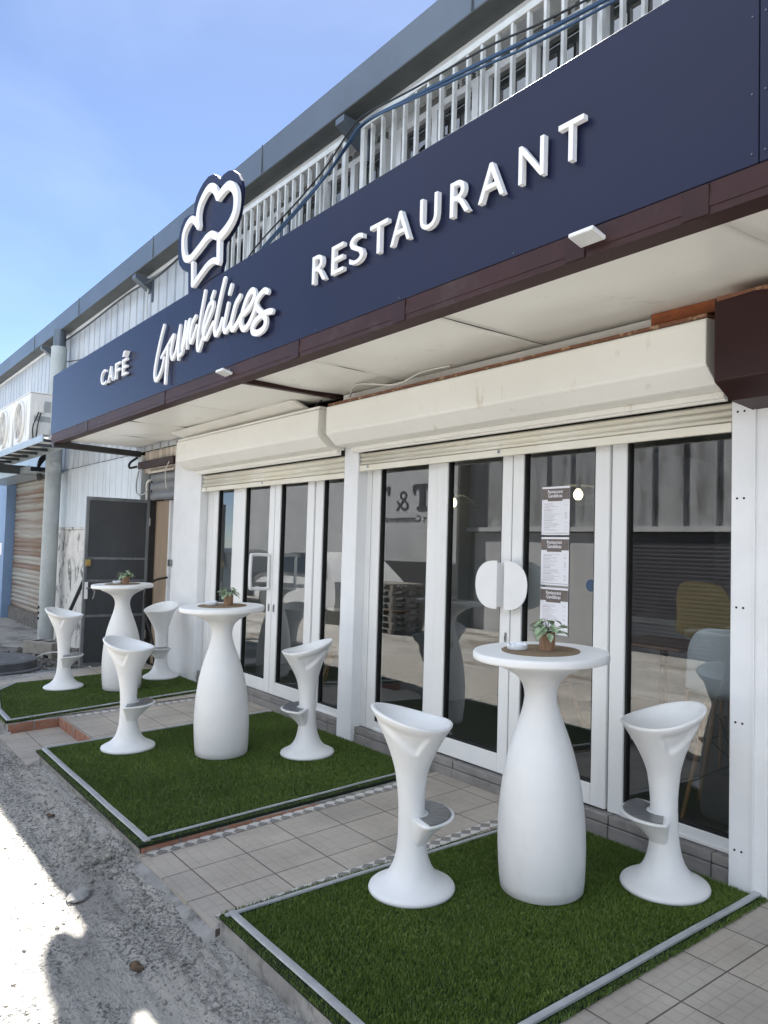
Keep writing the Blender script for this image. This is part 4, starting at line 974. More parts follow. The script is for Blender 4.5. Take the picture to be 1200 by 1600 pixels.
# ground-floor wall left of the white pillar
MB().box(-13.9, -10.0, .02, .1, 1.70, 2.62).build('wall', 'cladding_low', bld)
m = MB(); x = -13.85
rd = random.Random(9)
while x < -10.1:
    wv = rd.choice((.11, .2, .26)); m.box(x, x + wv - .012, .004, .022, 1.70, 2.655); x += wv
m.build('cladding', 'cladding_low', bld)
MB().box(-13.9, -9.62, .015, .3, -.2, 1.66).build('plaster_wall', 'plaster_old', bld)
MB().box(-13.9, -9.62, -.005, .3, 1.662, 1.698).build('wall_ledge', 'plaster_old', bld)
MB().box(-9.99, -9.86, -.01, .1, 1.70, 2.62).build('corner_post', 'cladding_low', bld)
corr(-9.86, -8.76, 2.39, 2.745, .03, 'cladding_old', 'cladding', .12, .02, .012)
MB().box(-9.95, -8.76, -.03, .028, 2.44, 2.53).build('lintel', 'maroon', bld)
MB().prism([(-.02, 2.36), (.02, 2.39), (.02, 2.42), (-.025, 2.385)], -9.6, -8.77).build('flashing', 'cladding_old', bld)
# service door opening with half lowered shutter and panels inside
m = MB(); slats(m, -9.58, -8.765, 2.02, 2.38, 3, .035, .02, 8); m.build('door_shutter', 'shutter_grey', bld, smooth=True, ang=40, fix=False)
MB().box(-9.62, -9.58, .02, .12, -.1, 2.40).build('door_jamb', 'black_steel', bld)
MB().box(-9.58, -8.765, .20, .23, -.1, 2.4).build('wood_panel', 'wall_int', bld)
MB().box(-9.58, -9.12, .10, .12, -.1, 2.02).build('wood_panel', 'wall_wood', bld)
MB().box(-9.12, -9.08, .09, .20, -.1, 2.02).build('door_jamb', 'paint_white', bld)
MB().box(-9.58, -8.765, .1, .65, -.12, -.02).build('door_step', 'opp_dark', bld)
# far left: rusty roller door, trim, blue neighbour
t = empty('rusty_roller_door', (0, 0, 0), 'rusty closed roller door with brown streaks at the far left', 'roller door')
m = MB(); slats(m, -17.9, -14.72, -.02, 2.75, 31, .16, .022, 6); o = m.build('slat_curtain', 'shutter_rust', t, smooth=True, ang=40, fix=False); o.modifiers.new('s', 'SOLIDIFY').thickness = .004
MB().box(-17.9, -14.72, .10, .18, -.2, .06).build('bottom_rail', 'debris', t)
MB().box(-14.74, -14.60, .02, .2, -.2, 2.8).build('side_rail', 'pole_grey', t)
MB().box(-18.3, -14.0, .20, .4, -.2, 2.7).build('wall', 'opp_dark', bld)
MB().box(-30, -8.25, .7, .9, -.3, 5.0).build('wall', 'opp_dark', bld)  # unseen wall added to stop sun leaking in behind the facade
MB().box(-1.38, 3.2, .7, .9, -.3, 5.0).build('wall', 'opp_dark', bld)  # same added light-blocking wall at the right end
MB().box(-14.6, -13.9, .01, .2, -.2, 2.8).build('wall', 'cladding_low', bld)
t = empty('blue_building', (0, 0, 0), 'pale blue painted building front beyond the rusty roller door', 'building')
MB().box(-30, -17.95, -.03, .3, -.25, 2.68).build('wall', 'blue_wall', t)
MB().box(-18.35, -18.12, -.045, -.03, 1.12, 1.38).build('notice', 'paper', t)
MB().box(-30, -14.2, -.02, .02, 2.685, 3.2).build('shutter_housing', 'zinc', bld)

# door leaf (metal gate) standing open at a right angle
gt = empty('metal_gate', (-9.52, -.01, 0), 'dark grey metal door leaf standing open beside the white pillar', 'metal door')
gl = lambda nm, mt, *b, **k: MB().box(*b).build(nm, mt, gt, **k)
gl('door_panel', 'gate', -.016, .010, -.745, -.02, .02, 2.0)
m = MB(); m.box(-.02, .022, -.77, -.735, .0, 2.025); m.box(-.02, .022, -.035, .0, .0, 2.025); m.box(-.02, .021, -.735, -.035, 1.985, 2.025); m.box(-.02, .021, -.735, -.035, 0.0, .035)
for zz in (.58, 1.0, 1.27): m.box(-.02, .018, -.735, -.035, zz, zz + .03)
m.build('door_frame', 'gate_frame', gt, bevel=.002, seg=1)
m = MB(); m.box(.022, .05, -.76, -.70, 1.19, 1.27); m.box(.05, .062, -.735, -.71, 1.215, 1.245); m.build('lock', 'brass', gt, bevel=.003, seg=1)
m = MB(); m.box(.022, .03, -.755, -.715, .80, 1.0); lp = m.build('handle_plate', 'paint_white', gt, bevel=.003, seg=1)
m = MB(); m.tube([(.03, -.735, .93), (.07, -.735, .93), (.075, -.68, .93), (.075, -.66, .90)], .009, 8); m.tube([(.05, -.66, .80), (.08, -.655, .84), (.08, -.65, .9)], .008, 8); m.build('handle', 'steel', gt, smooth=True)
for zz in (.3, 1.7): MB().tube([(.02, .005, zz), (.02, .005, zz + .1)], .012, 8).build('hinge', 'steel', gt, smooth=True)
# small bits on the wall
o = MB().box(-8.80, -8.72, -.03, -.002, 1.22, 1.30).build('junction_box', 'steel', bevel=.004, seg=1); tag(o, 'small grey metal box on the edge of the white pillar', 'metal box')
o = MB().tube(bez([(-9.9, -.03, 2.42), (-9.92, -.05, 2.25), (-9.9, -.04, 2.12), (-9.7, -.04, 2.10), (-9.55, -.03, 2.14)]), .010, 6).build('conduit', 'pole_grey', smooth=True); tag(o, 'thin grey conduit bent under the end of the canopy', 'conduit')
o = MB().tube(bez([(-9.60, -.02, 2.02), (-9.58, -.03, 2.14), (-9.52, -.05, 2.24), (-9.42, -.05, 2.27)]), .016, 8).build('hose', 'cable_white', smooth=True); tag(o, 'white curved hose above the open metal door', 'hose')
o = MB().tube(bez([(-8.80, -.06, 2.46), (-8.86, -.07, 2.38), (-8.90, -.06, 2.28), (-8.88, -.05, 2.14)]), .006, 6).build('loose_wire', 'cable_white', smooth=True); tag(o, 'loose white wire hanging beside the left roller box', 'wire')
o = MB().tube(bez([(-8.95, .03, 1.08), (-9.25, -.02, 1.02), (-9.42, -.05, .86), (-9.38, -.05, .6), (-9.2, -.02, .3), (-9.15, 0, -.0)]), .014, 8).build('black_hose', 'cable_black', smooth=True); tag(o, 'black hose looping in the service doorway', 'hose')
o = MB().tube(bez([(-10.0, -.02, 2.6), (-9.99, -.12, 2.52), (-9.93, -.14, 2.45), (-9.88, -.06, 2.47)]), .016, 8).build('black_conduit', 'cable_black', smooth=True); tag(o, 'black curved conduit below the canopy end beam', 'conduit')

# ================================================================ pole, air conditioners, shelf, beam at the left
t = empty('grey_post', (-13.5, -.2, -.2), 'tall round grey post between the roller door and the sign', 'post')
MB().lathe([(.125, -.0), (.125, 4.9)], 32).build('post_shaft', 'pole_grey', t, smooth=True, ang=40)
MB().lathe([(.10, 4.901), (.10, 5.19)], 28).build('post_cap', 'gutter', t, smooth=True, ang=40)
m = MB()
for k in range(3): m.box(-.03, .035, -.135, -.12, .38 + k * .09, .42 + k * .09)
m.build('slot', 'gap_shade', t)
def ac(x, lb):
    t = empty('air_conditioner', (x, -1.0, 2.862), lb, 'air conditioner', 'air conditioner units on the metal shelf')
    MB().box(0, .98, 0, .36, 0, .70).build('casing', 'ac_white', t, bevel=.018)
    MB().box(-.004, .99, -.006, .368, .701, .715).build('lid', 'ac_white', t, bevel=.006)
    m = MB(); n = 40
    ring = lambda r, y: [(.40 + r * math.cos(2 * math.pi * j / n), y, .35 + r * .98 * math.sin(2 * math.pi * j / n)) for j in range(n)]
    a, b, c = ring(.31, -.004), ring(.30, -.03), ring(.275, -.03)
    m.add(a + b + c + ring(.27, -.006), [(k * n + j, k * n + (j + 1) % n, (k + 1) * n + (j + 1) % n, (k + 1) * n + j) for k in range(3) for j in range(n)])
    m.build('fan_ring', 'ac_white', t, smooth=True, ang=40)
    MB().add(ring(.272, -.003), [tuple(range(n))]).build('fan_opening', 'ac_dark', t)
    m = MB()
    for k in range(1, 8):
        r = .035 * k; q = [(.40 + r * math.cos(2 * math.pi * j / 32), -.022, .35 + r * math.sin(2 * math.pi * j / 32)) for j in range(33)]; m.tube(q, .003, 4, cap=False)
    for k in range(8): m.tube([(.40, -.022, .35), (.40 + .27 * math.cos(k * .785), -.022, .35 + .27 * math.sin(k * .785))], .004, 4)
    m.build('fan_guard', 'ac_white', t)
    m = MB(); m.box(.982, 1.0, .08, .18, .42, .58); m.box(.982, 1.03, .10, .26, .04, .20); m.build('valve_cover', 'ac_white', t, bevel=.006)
    m = MB(); m.box(.982, .984, .20, .28, .44, .60); m.box(.982, .984, .06, .28, .30, .38); m.box(.78, .80, -.002, 0, .1, .6); m.build('sticker', 'ac_label', t)
    m = MB(); m.tube(bez([(.99, .12, .44), (1.03, .08, .34), (1.03, .04, .2), (1.0, .06, .03), (.98, .1, .0)]), .009, 6); m.tube(bez([(.99, .15, .44), (1.04, .11, .3), (1.04, .09, .15), (1.0, .1, .02)]), .009, 6); m.build('pipe', 'cable_black', t, smooth=True)
    return t
ac(-12.66, 'white air conditioner outdoor unit nearest the blue sign end')
ac(-13.78, 'white air conditioner outdoor unit left of the one by the sign')
ac(-14.90, 'white air conditioner outdoor unit at the left picture edge')
t = empty('metal_shelf', (0, 0, 0), 'galvanised steel shelf carrying the air conditioners', 'shelf')
m = MB(); m.box(-18, -10.6, -1.06, -1.045, 2.76, 2.85); m.box(-18, -10.6, -1.045, -.97, 2.842, 2.85); m.box(-18, -10.6, -.70, -.62, 2.842, 2.85); m.box(-18, -10.6, -.62, -.61, 2.77, 2.85); m.build('shelf_rail', 'zinc', t)
x = -17.8
while x < -10.7: MB().box(x, x + .05, -1.04, -.62, 2.80, 2.838).build('cross_bar', 'beam_grey', t); x += .62
m = MB(); m.box(-18, -13.65, -.55, -.52, 2.60, 2.70); m.box(-18, -13.65, -.52, -.02, 2.60, 2.61); m.build('lower_rail', 'zinc', t)
t = empty('dark_beam', (0, 0, 0), 'dark square beam jutting out to the left of the grey post', 'beam')
MB().box(-14.42, -14.28, -1.9, -.02, 2.60, 2.74).build('beam_tube', 'beam_grey', t, bevel=.004, seg=1)
MB().box(-14.45, -14.25, -.04, -.0, 2.56, 2.78).build('wall_plate', 'steel', t)
m = MB()
for k in range(4): m.tube(bez([(-13.9 + .02 * k, -.14, 3.0), (-13.98 - .02 * k, -.3, 2.86 - .04 * k), (-13.95, -.32, 2.62 - .04 * k), (-13.85, -.2, 2.5 + .03 * k), (-13.8, -.1, 2.48)]), .022, 7)
o = m.build('cable_bundle', 'cable_black', smooth=True); tag(o, 'bundle of black cables looped beside the grey post', 'cable')

# railings in front of the upper windows
def rail(x0, x1, lb):
    t = empty('window_railing', (0, 0, 0), lb, 'railing', 'white vertical bar railings over the upper windows')
    MB().box(x0, x1, -.12, -.08, 4.81, 4.86).build('rail', 'railing_white', t, bevel=.003, seg=1); MB().box(x0, x1, -.12, -.08, 3.45, 3.49).build('rail', 'railing_white', t, bevel=.003, seg=1)
    x = x0; k = 0
    while x < x1 - .02:
        wv = .05 if (k == 0 or x + .135 > x1 - .02) else .021
        MB().box(x, x + wv, -.115, -.085, 3.49, 4.81).build('bar', 'railing_white', t); x += .135; k += 1
    return t
rail(-7.62, -5.16, 'white window railing between the chef hat and the roof bracket')
rail(-4.93, -.6, 'white window railing above the word RESTAURANT')
# hoses and cables strung over the railings
def cab(pts, r, mt, lb, nm='cable', cat='cable'):
    o = MB().tube(bez(pts, 8), r, 8).build(nm, mt, smooth=True); return tag(o, lb, cat)
hose = [(-6.9, -.22, 4.0), (-6.39, -.25, 4.187), (-5.60, -.25, 4.40), (-5.2, -.24, 4.53), (-4.95, -.2, 4.70), (-4.75, -.18, 4.79), (-4.15, -.2, 4.70), (-3.38, -.22, 4.58), (-2.9, -.22, 4.51), (-2.2, -.22, 4.44), (-1.2, -.22, 4.4)]
cab(hose, .013, 'cable_blue', 'thick blue hose sagging across the upper railings', 'blue_hose', 'hose')
cab([(a, b - .03, c - .045 - .02 * math.sin(i)) for i, (a, b, c) in enumerate(hose)], .008, 'cable_blue', 'thinner blue hose running just under the thick one', 'blue_hose', 'hose')
cab([(a, b - .02, c + .05 + .015 * math.sin(i * 2)) for i, (a, b, c) in enumerate(hose)], .007, 'cable_black', 'thin black cable strung just above the blue hose', 'black_cable')
cab([(-5.06, -.2, 4.75), (-5.3, -.2, 4.66), (-5.38, -.16, 4.4), (-5.4, -.13, 3.9), (-5.4, -.13, 3.5)], .006, 'cable_white', 'thin white cable dropping from the roof bracket', 'white_cable')
cab([(-14.5, -.1, 4.86), (-12.5, -.1, 4.83), (-10.5, -.11, 4.86), (-9.3, -.12, 4.80), (-8.3, -.12, 4.86), (-7.0, -.12, 4.88)], .012, 'cable_black', 'black cable clipped along the wall under the gutter', 'wall_cable')
cab([(-9.75, -.06, 4.82), (-9.8, -.06, 4.6), (-9.76, -.06, 4.2), (-9.7, -.06, 3.8)], .010, 'cable_white', 'white cable dropping down the corrugated cladding', 'white_cable')
cab([(-13.35, -.1, 4.45), (-12.4, -.1, 4.33), (-11.4, -.1, 4.3)], .010, 'cable_black', 'short black cable from the post across the cladding', 'black_cable')
cab([(-4.9, -.16, 2.67), (-4.6, -.3, 2.70), (-4.2, -.26, 2.645), (-3.95, -.24, 2.69), (-3.7, -.2, 2.70)], .006, 'cable_white', 'pale twisted wire resting on the right roller box', 'loose_wire', 'wire')
cab([(-5.32, -.15, 2.70), (-5.33, -.2, 2.65), (-5.33, -.21, 2.60)], .007, 'cable_black', 'short black wire hanging at the middle canopy beam', 'short_wire', 'wire')

# ================================================================ glazed entrances
def entrance(lb, fixed, panes, leaves, yb=.09, y1=.15, zt=2.26, sb=.108):
    t = empty('glazed_entrance', (0, 0, 0), lb, 'glass entrance', 'white framed glass entrances')
    for x0, x1 in fixed: MB().box(x0, x1, yb, y1, sb, zt).build('mullion', 'pvc_white', t, bevel=.004, seg=1)
    for x0, x1, zb in panes:
        m = MB(); m.box(x0, x1, yb + .004, y1 - .004, sb, zb); m.box(x0, x1, yb - .008, yb + .004, sb, sb + .02); o = m.build('bottom_rail', 'pvc_white', t, bevel=.003, seg=1)
        m = MB(); m.box(x0, x0 + .012, yb + .012, y1 - .012, zb, zt); m.box(x1 - .012, x1, yb + .012, y1 - .012, zb, zt); m.box(x0 + .012, x1 - .012, yb + .013, y1 - .012, zb, zb + .012); m.build('gasket', 'rubber', t)
        MB().add([(x0, .122, zb), (x1, .122, zb), (x1, .122, zt), (x0, .122, zt)], [(0, 1, 2, 3)]).build('glass_pane', 'glass', t, fix=False)
    outl = []
    for x0, x1, g0, g1 in leaves:
        m = MB(); m.box(x0, g0, yb - .012, y1 - .01, sb + .008, zt); m.box(g1, x1, yb - .012, y1 - .01, sb + .008, zt); m.box(g0, g1, yb - .0115, y1 - .0105, sb + .008, .232)
        d = m.build('door_leaf', 'pvc_white', t, bevel=.004, seg=1)
        m = MB(); m.box(g0, g0 + .012, yb + .0, y1 - .02, .232, zt); m.box(g1 - .012, g1, yb + .0, y1 - .02, .232, zt); m.box(g0 + .012, g1 - .012, yb + .001, y1 - .02, .232, .244); m.build('gasket', 'rubber', d)
        MB().add([(g0, .110, .232), (g1, .110, .232), (g1, .110, zt), (g0, .110, zt)], [(0, 1, 2, 3)]).build('glass_pane', 'glass', d, fix=False)
        outl.append(d)
    return t, outl
er, rl = entrance('right glass entrance with round white door handles', [(-4.99, -4.925), (-4.915, -4.81), (-4.235, -4.128), (-2.655, -2.56), (-1.94, -1.90)],
                  [(-4.81, -4.235, .175), (-2.56, -1.94, .172)], [(-4.12, -3.40, -4.012, -3.485), (-3.392, -2.663, -3.305, -2.76)])
el, ll = entrance('left glass entrance with loop shaped door handles', [(-7.99, -7.86), (-7.85, -7.735), (-7.36, -7.22), (-5.75, -5.63), (-5.20, -5.185)],
                  [(-7.735, -7.36, .17), (-5.63, -5.20, .17)], [(-7.212, -6.462, -7.07, -6.562), (-6.452, -5.758, -6.35, -5.87)])
# half round plates as door handles
def dhandle(parent, xe, s, y, mt='plastic_white'):
    m = MB(); pts = []
    for i in range(33):
        a = -math.pi / 2 + math.pi * i / 32; c, q = math.cos(a), math.sin(a)
        pts.append((xe + s * (.02 + .172 * abs(c) ** .82), 1.298 + .152 * (abs(q) ** .9) * (1 if q > 0 else -1)))
    pts = [(xe, 1.298 - .152)] + pts + [(xe, 1.298 + .152)]
    m.prism(pts, y, y + .008, 'y'); m.build('handle', mt, parent, bevel=.002, seg=1)
    m = MB(); m.box(min(xe, xe + s * .03), max(xe, xe + s * .03), y + .008, .078, 1.16, 1.436); m.build('handle_bar', mt, parent)
dhandle(rl[0], -3.450, -1, .010); dhandle(rl[1], -3.400, 1, .022)
for s_, xe in ((-1, -3.44), (1, -3.40)):
    m = MB(); pts = [(xe + s_ * (.02 + .172 * abs(math.cos(-math.pi / 2 + math.pi * i / 32)) ** .82), 1.298 + .152 * math.sin(-math.pi / 2 + math.pi * i / 32)) for i in range(33)]
    m.prism([(xe, 1.146)] + pts + [(xe, 1.45)], .19, .198, 'y'); m.build('handle', 'plastic_white', rl[0 if s_ < 0 else 1])
m = MB(); m.box(-3.432, -3.418, .066, .078, .93, 1.0); m.build('keyhole_plate', 'steel', rl[0], bevel=.003, seg=1)
m = MB(); m.box(-3.4275, -3.4225, .064, .066, .95, .98); m.build('keyhole', 'gap_shade', rl[0])
def loop(parent, x, yo, yi):
    m = MB(); z0, z1 = 1.094, 1.411; r = .03
    pts = [(x, yi, z1), (x, yo + r, z1), (x, yo, z1 - r), (x, yo, z0 + r), (x, yo + r, z0), (x, yi, z0)]
    m.tube(bez(pts, 5), .016, 10); m.tube([(x, yi, z0), (x, yi, z1)], .014, 8); m.build('handle', 'plastic_white', parent, smooth=True)
loop(ll[0], -6.50, -.13, .06); loop(ll[1], -6.40, .30, .15)
for k, d in ((-6.50, ll[0]), (-6.405, ll[1])):
    m = MB(); m.box(k - .008, k + .008, .068, .078, .88, .95); m.build('keyhole_plate', 'steel', d); m = MB(); m.box(k - .003, k + .003, .066, .068, .90, .93); m.build('keyhole', 'gap_shade', d)

# menus on the door glass
def menu(z0, z1, lb, seed):
    x0, x1 = -3.172, -2.960; y = .1065
    t = empty('menu_sheet', (x0, y, z0), lb, 'menu', 'paper menus stuck on the door glass')
    t.location = (0, 0, 0)
    MB().box(x0, x1, y - .0012, y, z0, z1).build('paper', 'paper', t)
    MB().box(x0 + .001, x1 - .001, y - .0020, y - .0012, z1 - .078, z1 - .012).build('header', 'paper_head', t)
    text_mesh('Restaurant', 'writing', x0 + .045, z1 - .040, .020, y - .0026, .0006, 'paper', t, width=.115, bold=.01)
    text_mesh('Gandélices', 'writing', x0 + .048, z1 - .066, .022, y - .0026, .0006, 'paper', t, width=.108, bold=.01)
    MB().box(x0 + .045, x1 - .055, y - .0026, y - .0020, z1 - .088, z1 - .076).build('title_band', 'paper_head', t)
    rd = random.Random(seed); m = MB(); z = z1 - .105
    while z > z0 + .02:
        if rd.random() < .2: m.box(x0 + .018, x0 + .018 + rd.uniform(.04, .07), y - .0018, y - .0012, z, z + .0026); z -= .009
        else:
            m.box(x0 + .018, x0 + rd.uniform(.07, .15), y - .0018, y - .0012, z, z + .0014)
            if rd.random() < .6: m.box(x1 - .035, x1 - .018, y - .0018, y - .0012, z, z + .0016)
            z -= .0068
    m.build('print', 'ink_grey', t)
    MB().box(x0 + .004, x1 - .004, y - .0018, y - .0012, z0 + .010, z0 + .012).build('footer_line', 'ink', t)
menu(1.617, 1.908, 'topmost of the three menus stuck on the glass door', 1)
menu(1.316, 1.604, 'middle one of the three menus on the glass door', 2)
menu(1.026, 1.302, 'lowest of the three menus, behind the potted plant', 3)
o = MB().lathe([(.001, 0), (.035, 0), (.035, .001)], 24).build('round_sticker', 'cable_blue'); o.matrix_world = Matrix.Translation((-2.80, .108, 1.33)) @ Matrix.Rotation(R(90), 4, 'X')
tag(o, 'round blue sticker on the right door glass', 'sticker')

# ================================================================ interior seen through the glass
room = empty('dining_room', (0, 0, 0), 'dim dining room seen through the glass entrances', 'room', kind='structure')
MB().box(-8.1, -1.5, .29, 6.0, -.02, .095).build('room_floor', 'floor_int', room)
MB().box(-8.1, -1.5, 6.0, 6.1, .095, 2.75).build('room_wall', 'wall_int', room)
MB().box(-8.2, -8.1, .31, 6.0, .095, 2.75).build('room_wall', 'wall_int', room)
MB().box(-1.5, -1.4, .31, 6.0, .095, 2.75).build('room_wall', 'wall_int', room)
MB().box(-8.2, -1.4, .31, 6.1, 2.75, 2.85).build('room_ceiling', 'wall_int', room)
MB().box(-5.5, -5.42, 1.4, 6.0, .095, 2.75).build('room_partition', 'wall_int', room)
def chair(x, y, rz, shell, lb, up=0.0):
    t = empty('dining_chair', (x, y, .095), lb, 'chair', rot=(0, 0, rz))
    rows = []
    prof = [(-.21, .46, .40), (-.10, .435, .45), (.02, .43, .47), (.14, .445, .46), (.20, .50, .45), (.235, .60, .45), (.26, .72, .44), (.28, .82, .36), (.283, .845, .20)]
    for yy, zz, wd in prof:
        zz += up
        rows.append([(wd / 2 * s, yy, zz + .05 * abs(s) ** 2.5 * (1 if zz < .5 + up else 0)) if zz < .55 + up else (wd / 2 * s, yy - .06 * abs(s) ** 2, zz) for s in (-1, -.8, -.5, 0, .5, .8, 1)])
    m = MB(); m.grid(rows); o = m.build('shell', shell, t, smooth=True, ang=80, fix=False); md = o.modifiers.new('s', 'SOLIDIFY'); md.thickness = .012
    o.modifiers.new('b', 'SUBSURF').levels = 1; o.modifiers['b'].render_levels = 2
    for sx in (-1, 1):
        for sy in (-1, 1): MB().tube([(sx * .12, sy * .12 - .02, .43 + up), (sx * .23, sy * .23 - .02, 0)], [.016, .010], 8).build('leg', 'chair_wood', t, smooth=True)
    m = MB()
    for a, b in (((-.14, -.14), (.16, .12)), ((.14, -.14), (-.16, .12))): m.tube([(a[0], a[1], .36), (b[0], b[1], .22)], .004, 6)
    m.build('brace', 'black_steel', t)
    return t
chair(-2.22, .62, R(200), 'chair_shell', 'pale dining chair with wooden legs just inside the right pane', .20)
chair(-2.62, 1.22, R(170), 'chair_ochre', 'ochre dining chair behind the pale one at the right pane', .42)
chair(-4.35, 1.5, R(160), 'chair_shell', 'pale dining chair deep inside behind the right doors')
chair(-6.25, .80, R(230), 'chair_beige', 'beige dining chair inside behind the left doors')
def cafe_table(x, y, lb):
    t = empty('dining_table', (x, y, .095), lb, 'table')
    MB().lathe([(.02, 0), (.24, 0), (.24, .012), (.03, .03), (.03, .70), (.08, .71)], 24).build('pedestal', 'black_steel', t, smooth=True)
    MB().box(-.35, .35, -.35, .35, .712, .74).build('table_top', 'chair_wood', t, bevel=.005)
cafe_table(-3.55, 2.0, 'square dining table inside behind the menus'); cafe_table(-6.9, 1.5, 'square dining table inside behind the left doors')
t = empty('counter', (0, 0, 0), 'ochre serving counter at the right inside the dining room', 'counter')
MB().box(-1.95, -1.52, 2.0, 3.8, .095, 1.25).build('counter_front', 'counter_ochre', t, bevel=.01); MB().box(-2.0, -1.52, 1.95, 3.85, 1.251, 1.29).build('counter_top', 'chair_wood', t)
t = empty('display_counter', (0, 0, 0), 'low glass display counter across the back of the room', 'counter')
MB().box(-4.9, -3.0, 3.2, 3.9, .095, .85).build('counter_front', 'wall_int', t, bevel=.01); MB().box(-4.92, -2.98, 3.15, 3.95, .851, .9).build('counter_top', 'paint_white', t)
def pendant(x, y, z, lb):
    t = empty('pendant_lamp', (x, y, z), lb, 'pendant lamp', 'wire pendant lamps with glowing bulbs')
    MB().tube([(0, 0, 2.75 - z), (0, 0, .07)], .004, 6).build('cord', 'cable_black', t)
    MB().lathe([(.004, .07), (.016, .068), (.016, .03), (.01, .028)], 14).build('socket', 'lamp_black', t, smooth=True)
    MB().lathe([(.002, -.055), (.02, -.05), (.033, -.03), (.036, -.01), (.028, .012), (.014, .03)], 20).build('bulb', 'bulb_glow', t, smooth=True)
    m = MB()
    for k in range(16):
        a = k * math.pi / 8; m.tube([(.02 * math.cos(a), .02 * math.sin(a), .06), (.10 * math.cos(a), .10 * math.sin(a), .055), (.2 * math.cos(a), .2 * math.sin(a), .0), (.235 * math.cos(a), .235 * math.sin(a), -.07)], .0012, 4)
    for r_, zz in ((.10, .055), (.2, 0), (.235, -.07)): m.tube([(r_ * math.cos(j * math.pi / 12), r_ * math.sin(j * math.pi / 12), zz) for j in range(25)], .0014, 4, cap=False)
    m.build('lamp_shade', 'wire_white', t)
pendant(-3.78, 1.2, 1.97, 'lit wire pendant lamp seen through the right door, beside menus')
pendant(-5.19, 1.2, 1.95, 'lit wire pendant lamp seen through the left door of the right pair')
o = MB().box(-7.4, -7.0, 3.2, 3.22, 1.5, 1.95).build('poster', 'ink_grey'); tag(o, 'grey poster on the wall inside the left unit', 'poster')

# ================================================================ things on the ground at the left
t = empty('concrete_block', (-11.75, -.62, -.2), 'grey hollow concrete block on the rubble by the post', 'concrete block', rot=(0, 0, R(30)))
t.scale = (1.1, 1.5, 1.1)
m = MB(); m.prism([(-.25, -.10), (.25, -.10), (.25, .10), (-.25, .10)], .06, .22, 'z')
for a, b in ((-.25, -.19), (-.09, -.03), (.05, .11), (.19, .25)): m.box(a, b, -.10, .10, 0, .06)
m.build('block_body', 'concrete_block', t, bevel=.006, seg=1)
MB().box(-.16, -.04, -.06, .06, .2201, .2215).build('cavity_shade', 'gap_shade', t); MB().box(.04, .16, -.06, .06, .2201, .2215).build('cavity_shade', 'gap_shade', t)  # flat dark plates on the solid top, painted shade of the hollows
t = empty('manhole_ring', (-10.75, -1.52, -.2), 'round grey concrete ring lying at the left edge', 'concrete ring')
MB().lathe([(.0, 0), (.62, 0), (.62, .07), (.60, .08), (.55, .08), (.55, .17), (.52, .185), (.40, .18), (.38, .15), (.02, .15)][1:], 56).build('ring_body', 'ring_grey', t, smooth=True, ang=40)
m = MB().tube([(-10.02, -1.14, -.15), (-10.05, -.80, -.15)], .05, 14); o = m.build('grey_pipe', 'pipe_grey', smooth=True, ang=40); tag(o, 'short grey plastic pipe lying beside the far terrace edge', 'pipe')
m = MB().tube(bez([(-11.2, -.95, -.16), (-11.0, -.8, -.03), (-10.7, -.6, .0), (-10.3, -.5, -.06), (-10.0, -.45, -.15)]), .009, 6); o = m.build('thin_conduit', 'cable_white', smooth=True); tag(o, 'thin pale conduit arching over the rubble', 'conduit')
m = MB().tube([(-12.55, -.32, -.2), (-11.95, -.02, 1.03)], .028, 6); o = m.build('black_bar', 'cable_black'); tag(o, 'black bar leaning against the stained plaster wall', 'bar')

# ================================================================ across the street (mirrored in the glass)
opp = empty('opposite_building', (0, 0, 0), 'corrugated workshop across the street mirrored in the door glass', 'building')
def ocorr(x0, x1, z0, z1, y):
    pts = []; x = x0
    while x < x1: pts += [(x, y), (x + .42, y), (x + .44, y - .05), (x + .56, y - .05), (x + .58, y)]; x += .6
    MB().grid([[(a, b, z0) for a, b in pts], [(a, b, z1) for a, b in pts]]).build('cladding', 'opp_clad', opp, fix=False)
ocorr(-12.6, 12, 2.0, 4.35, -8.2)
MB().box(-12.6, 12, -9, -8.26, -.2, 4.35).build('wall', 'opp_dark', opp)
MB().box(-12.6, 12, -8.26, -8.12, 1.93, 2.02).build('ledge', 'opp_wall', opp)
m = MB(); slats(m, -9.0, -4.6, -.2, 1.9, 30, -8.20, -.009, 4); m.build('roller_door', 'shutter_dark', opp, fix=False)
MB().box(-4.3, -1.0, -8.26, -8.2, -.2, 1.9).build('wall_panel', 'opp_wall', opp)
MB().box(-12.4, -9.2, -8.26, -8.2, -.2, 1.9).build('wall_panel', 'opp_wall', opp)
MB().box(-12.6, 12, -8.3, -8.0, 4.35, 4.5).build('gutter', 'gutter', opp)
gal = empty('gallery_building', (0, 0, 0), 'white gallery front across the street reading T&T Art Contemporain', 'building')
MB().box(-24, -12.7, -9, -8.1, -.2, 4.6).build('wall', 'opp_wall', gal)
MB().box(-24, -12.7, -8.1, -8.05, -.2, 1.2).build('lower_wall', 'opp_dark', gal)
for xx in (-13.80, -15.45):   # slab serif capitals
    m = MB(); m.box(xx - .46, xx - .26, -8.1, -8.08, 2.45, 3.07); m.box(xx - .72, xx, -8.1, -8.081, 2.97, 3.07); m.box(xx - .08, xx, -8.1, -8.0805, 2.85, 2.97); m.box(xx - .72, xx - .64, -8.1, -8.0805, 2.85, 2.97); m.box(xx - .55, xx - .17, -8.1, -8.0815, 2.45, 2.52); m.build('writing', 'ink', gal)
text_mesh('&', 'writing', -14.68, 2.45, .48, -8.09, .01, 'ink', gal, width=.5, bold=-.01, rot=1)
text_mesh('Art Contemporain', 'writing', -13.75, 2.12, .2, -8.09, .01, 'ink', gal, width=2.0, rot=1)
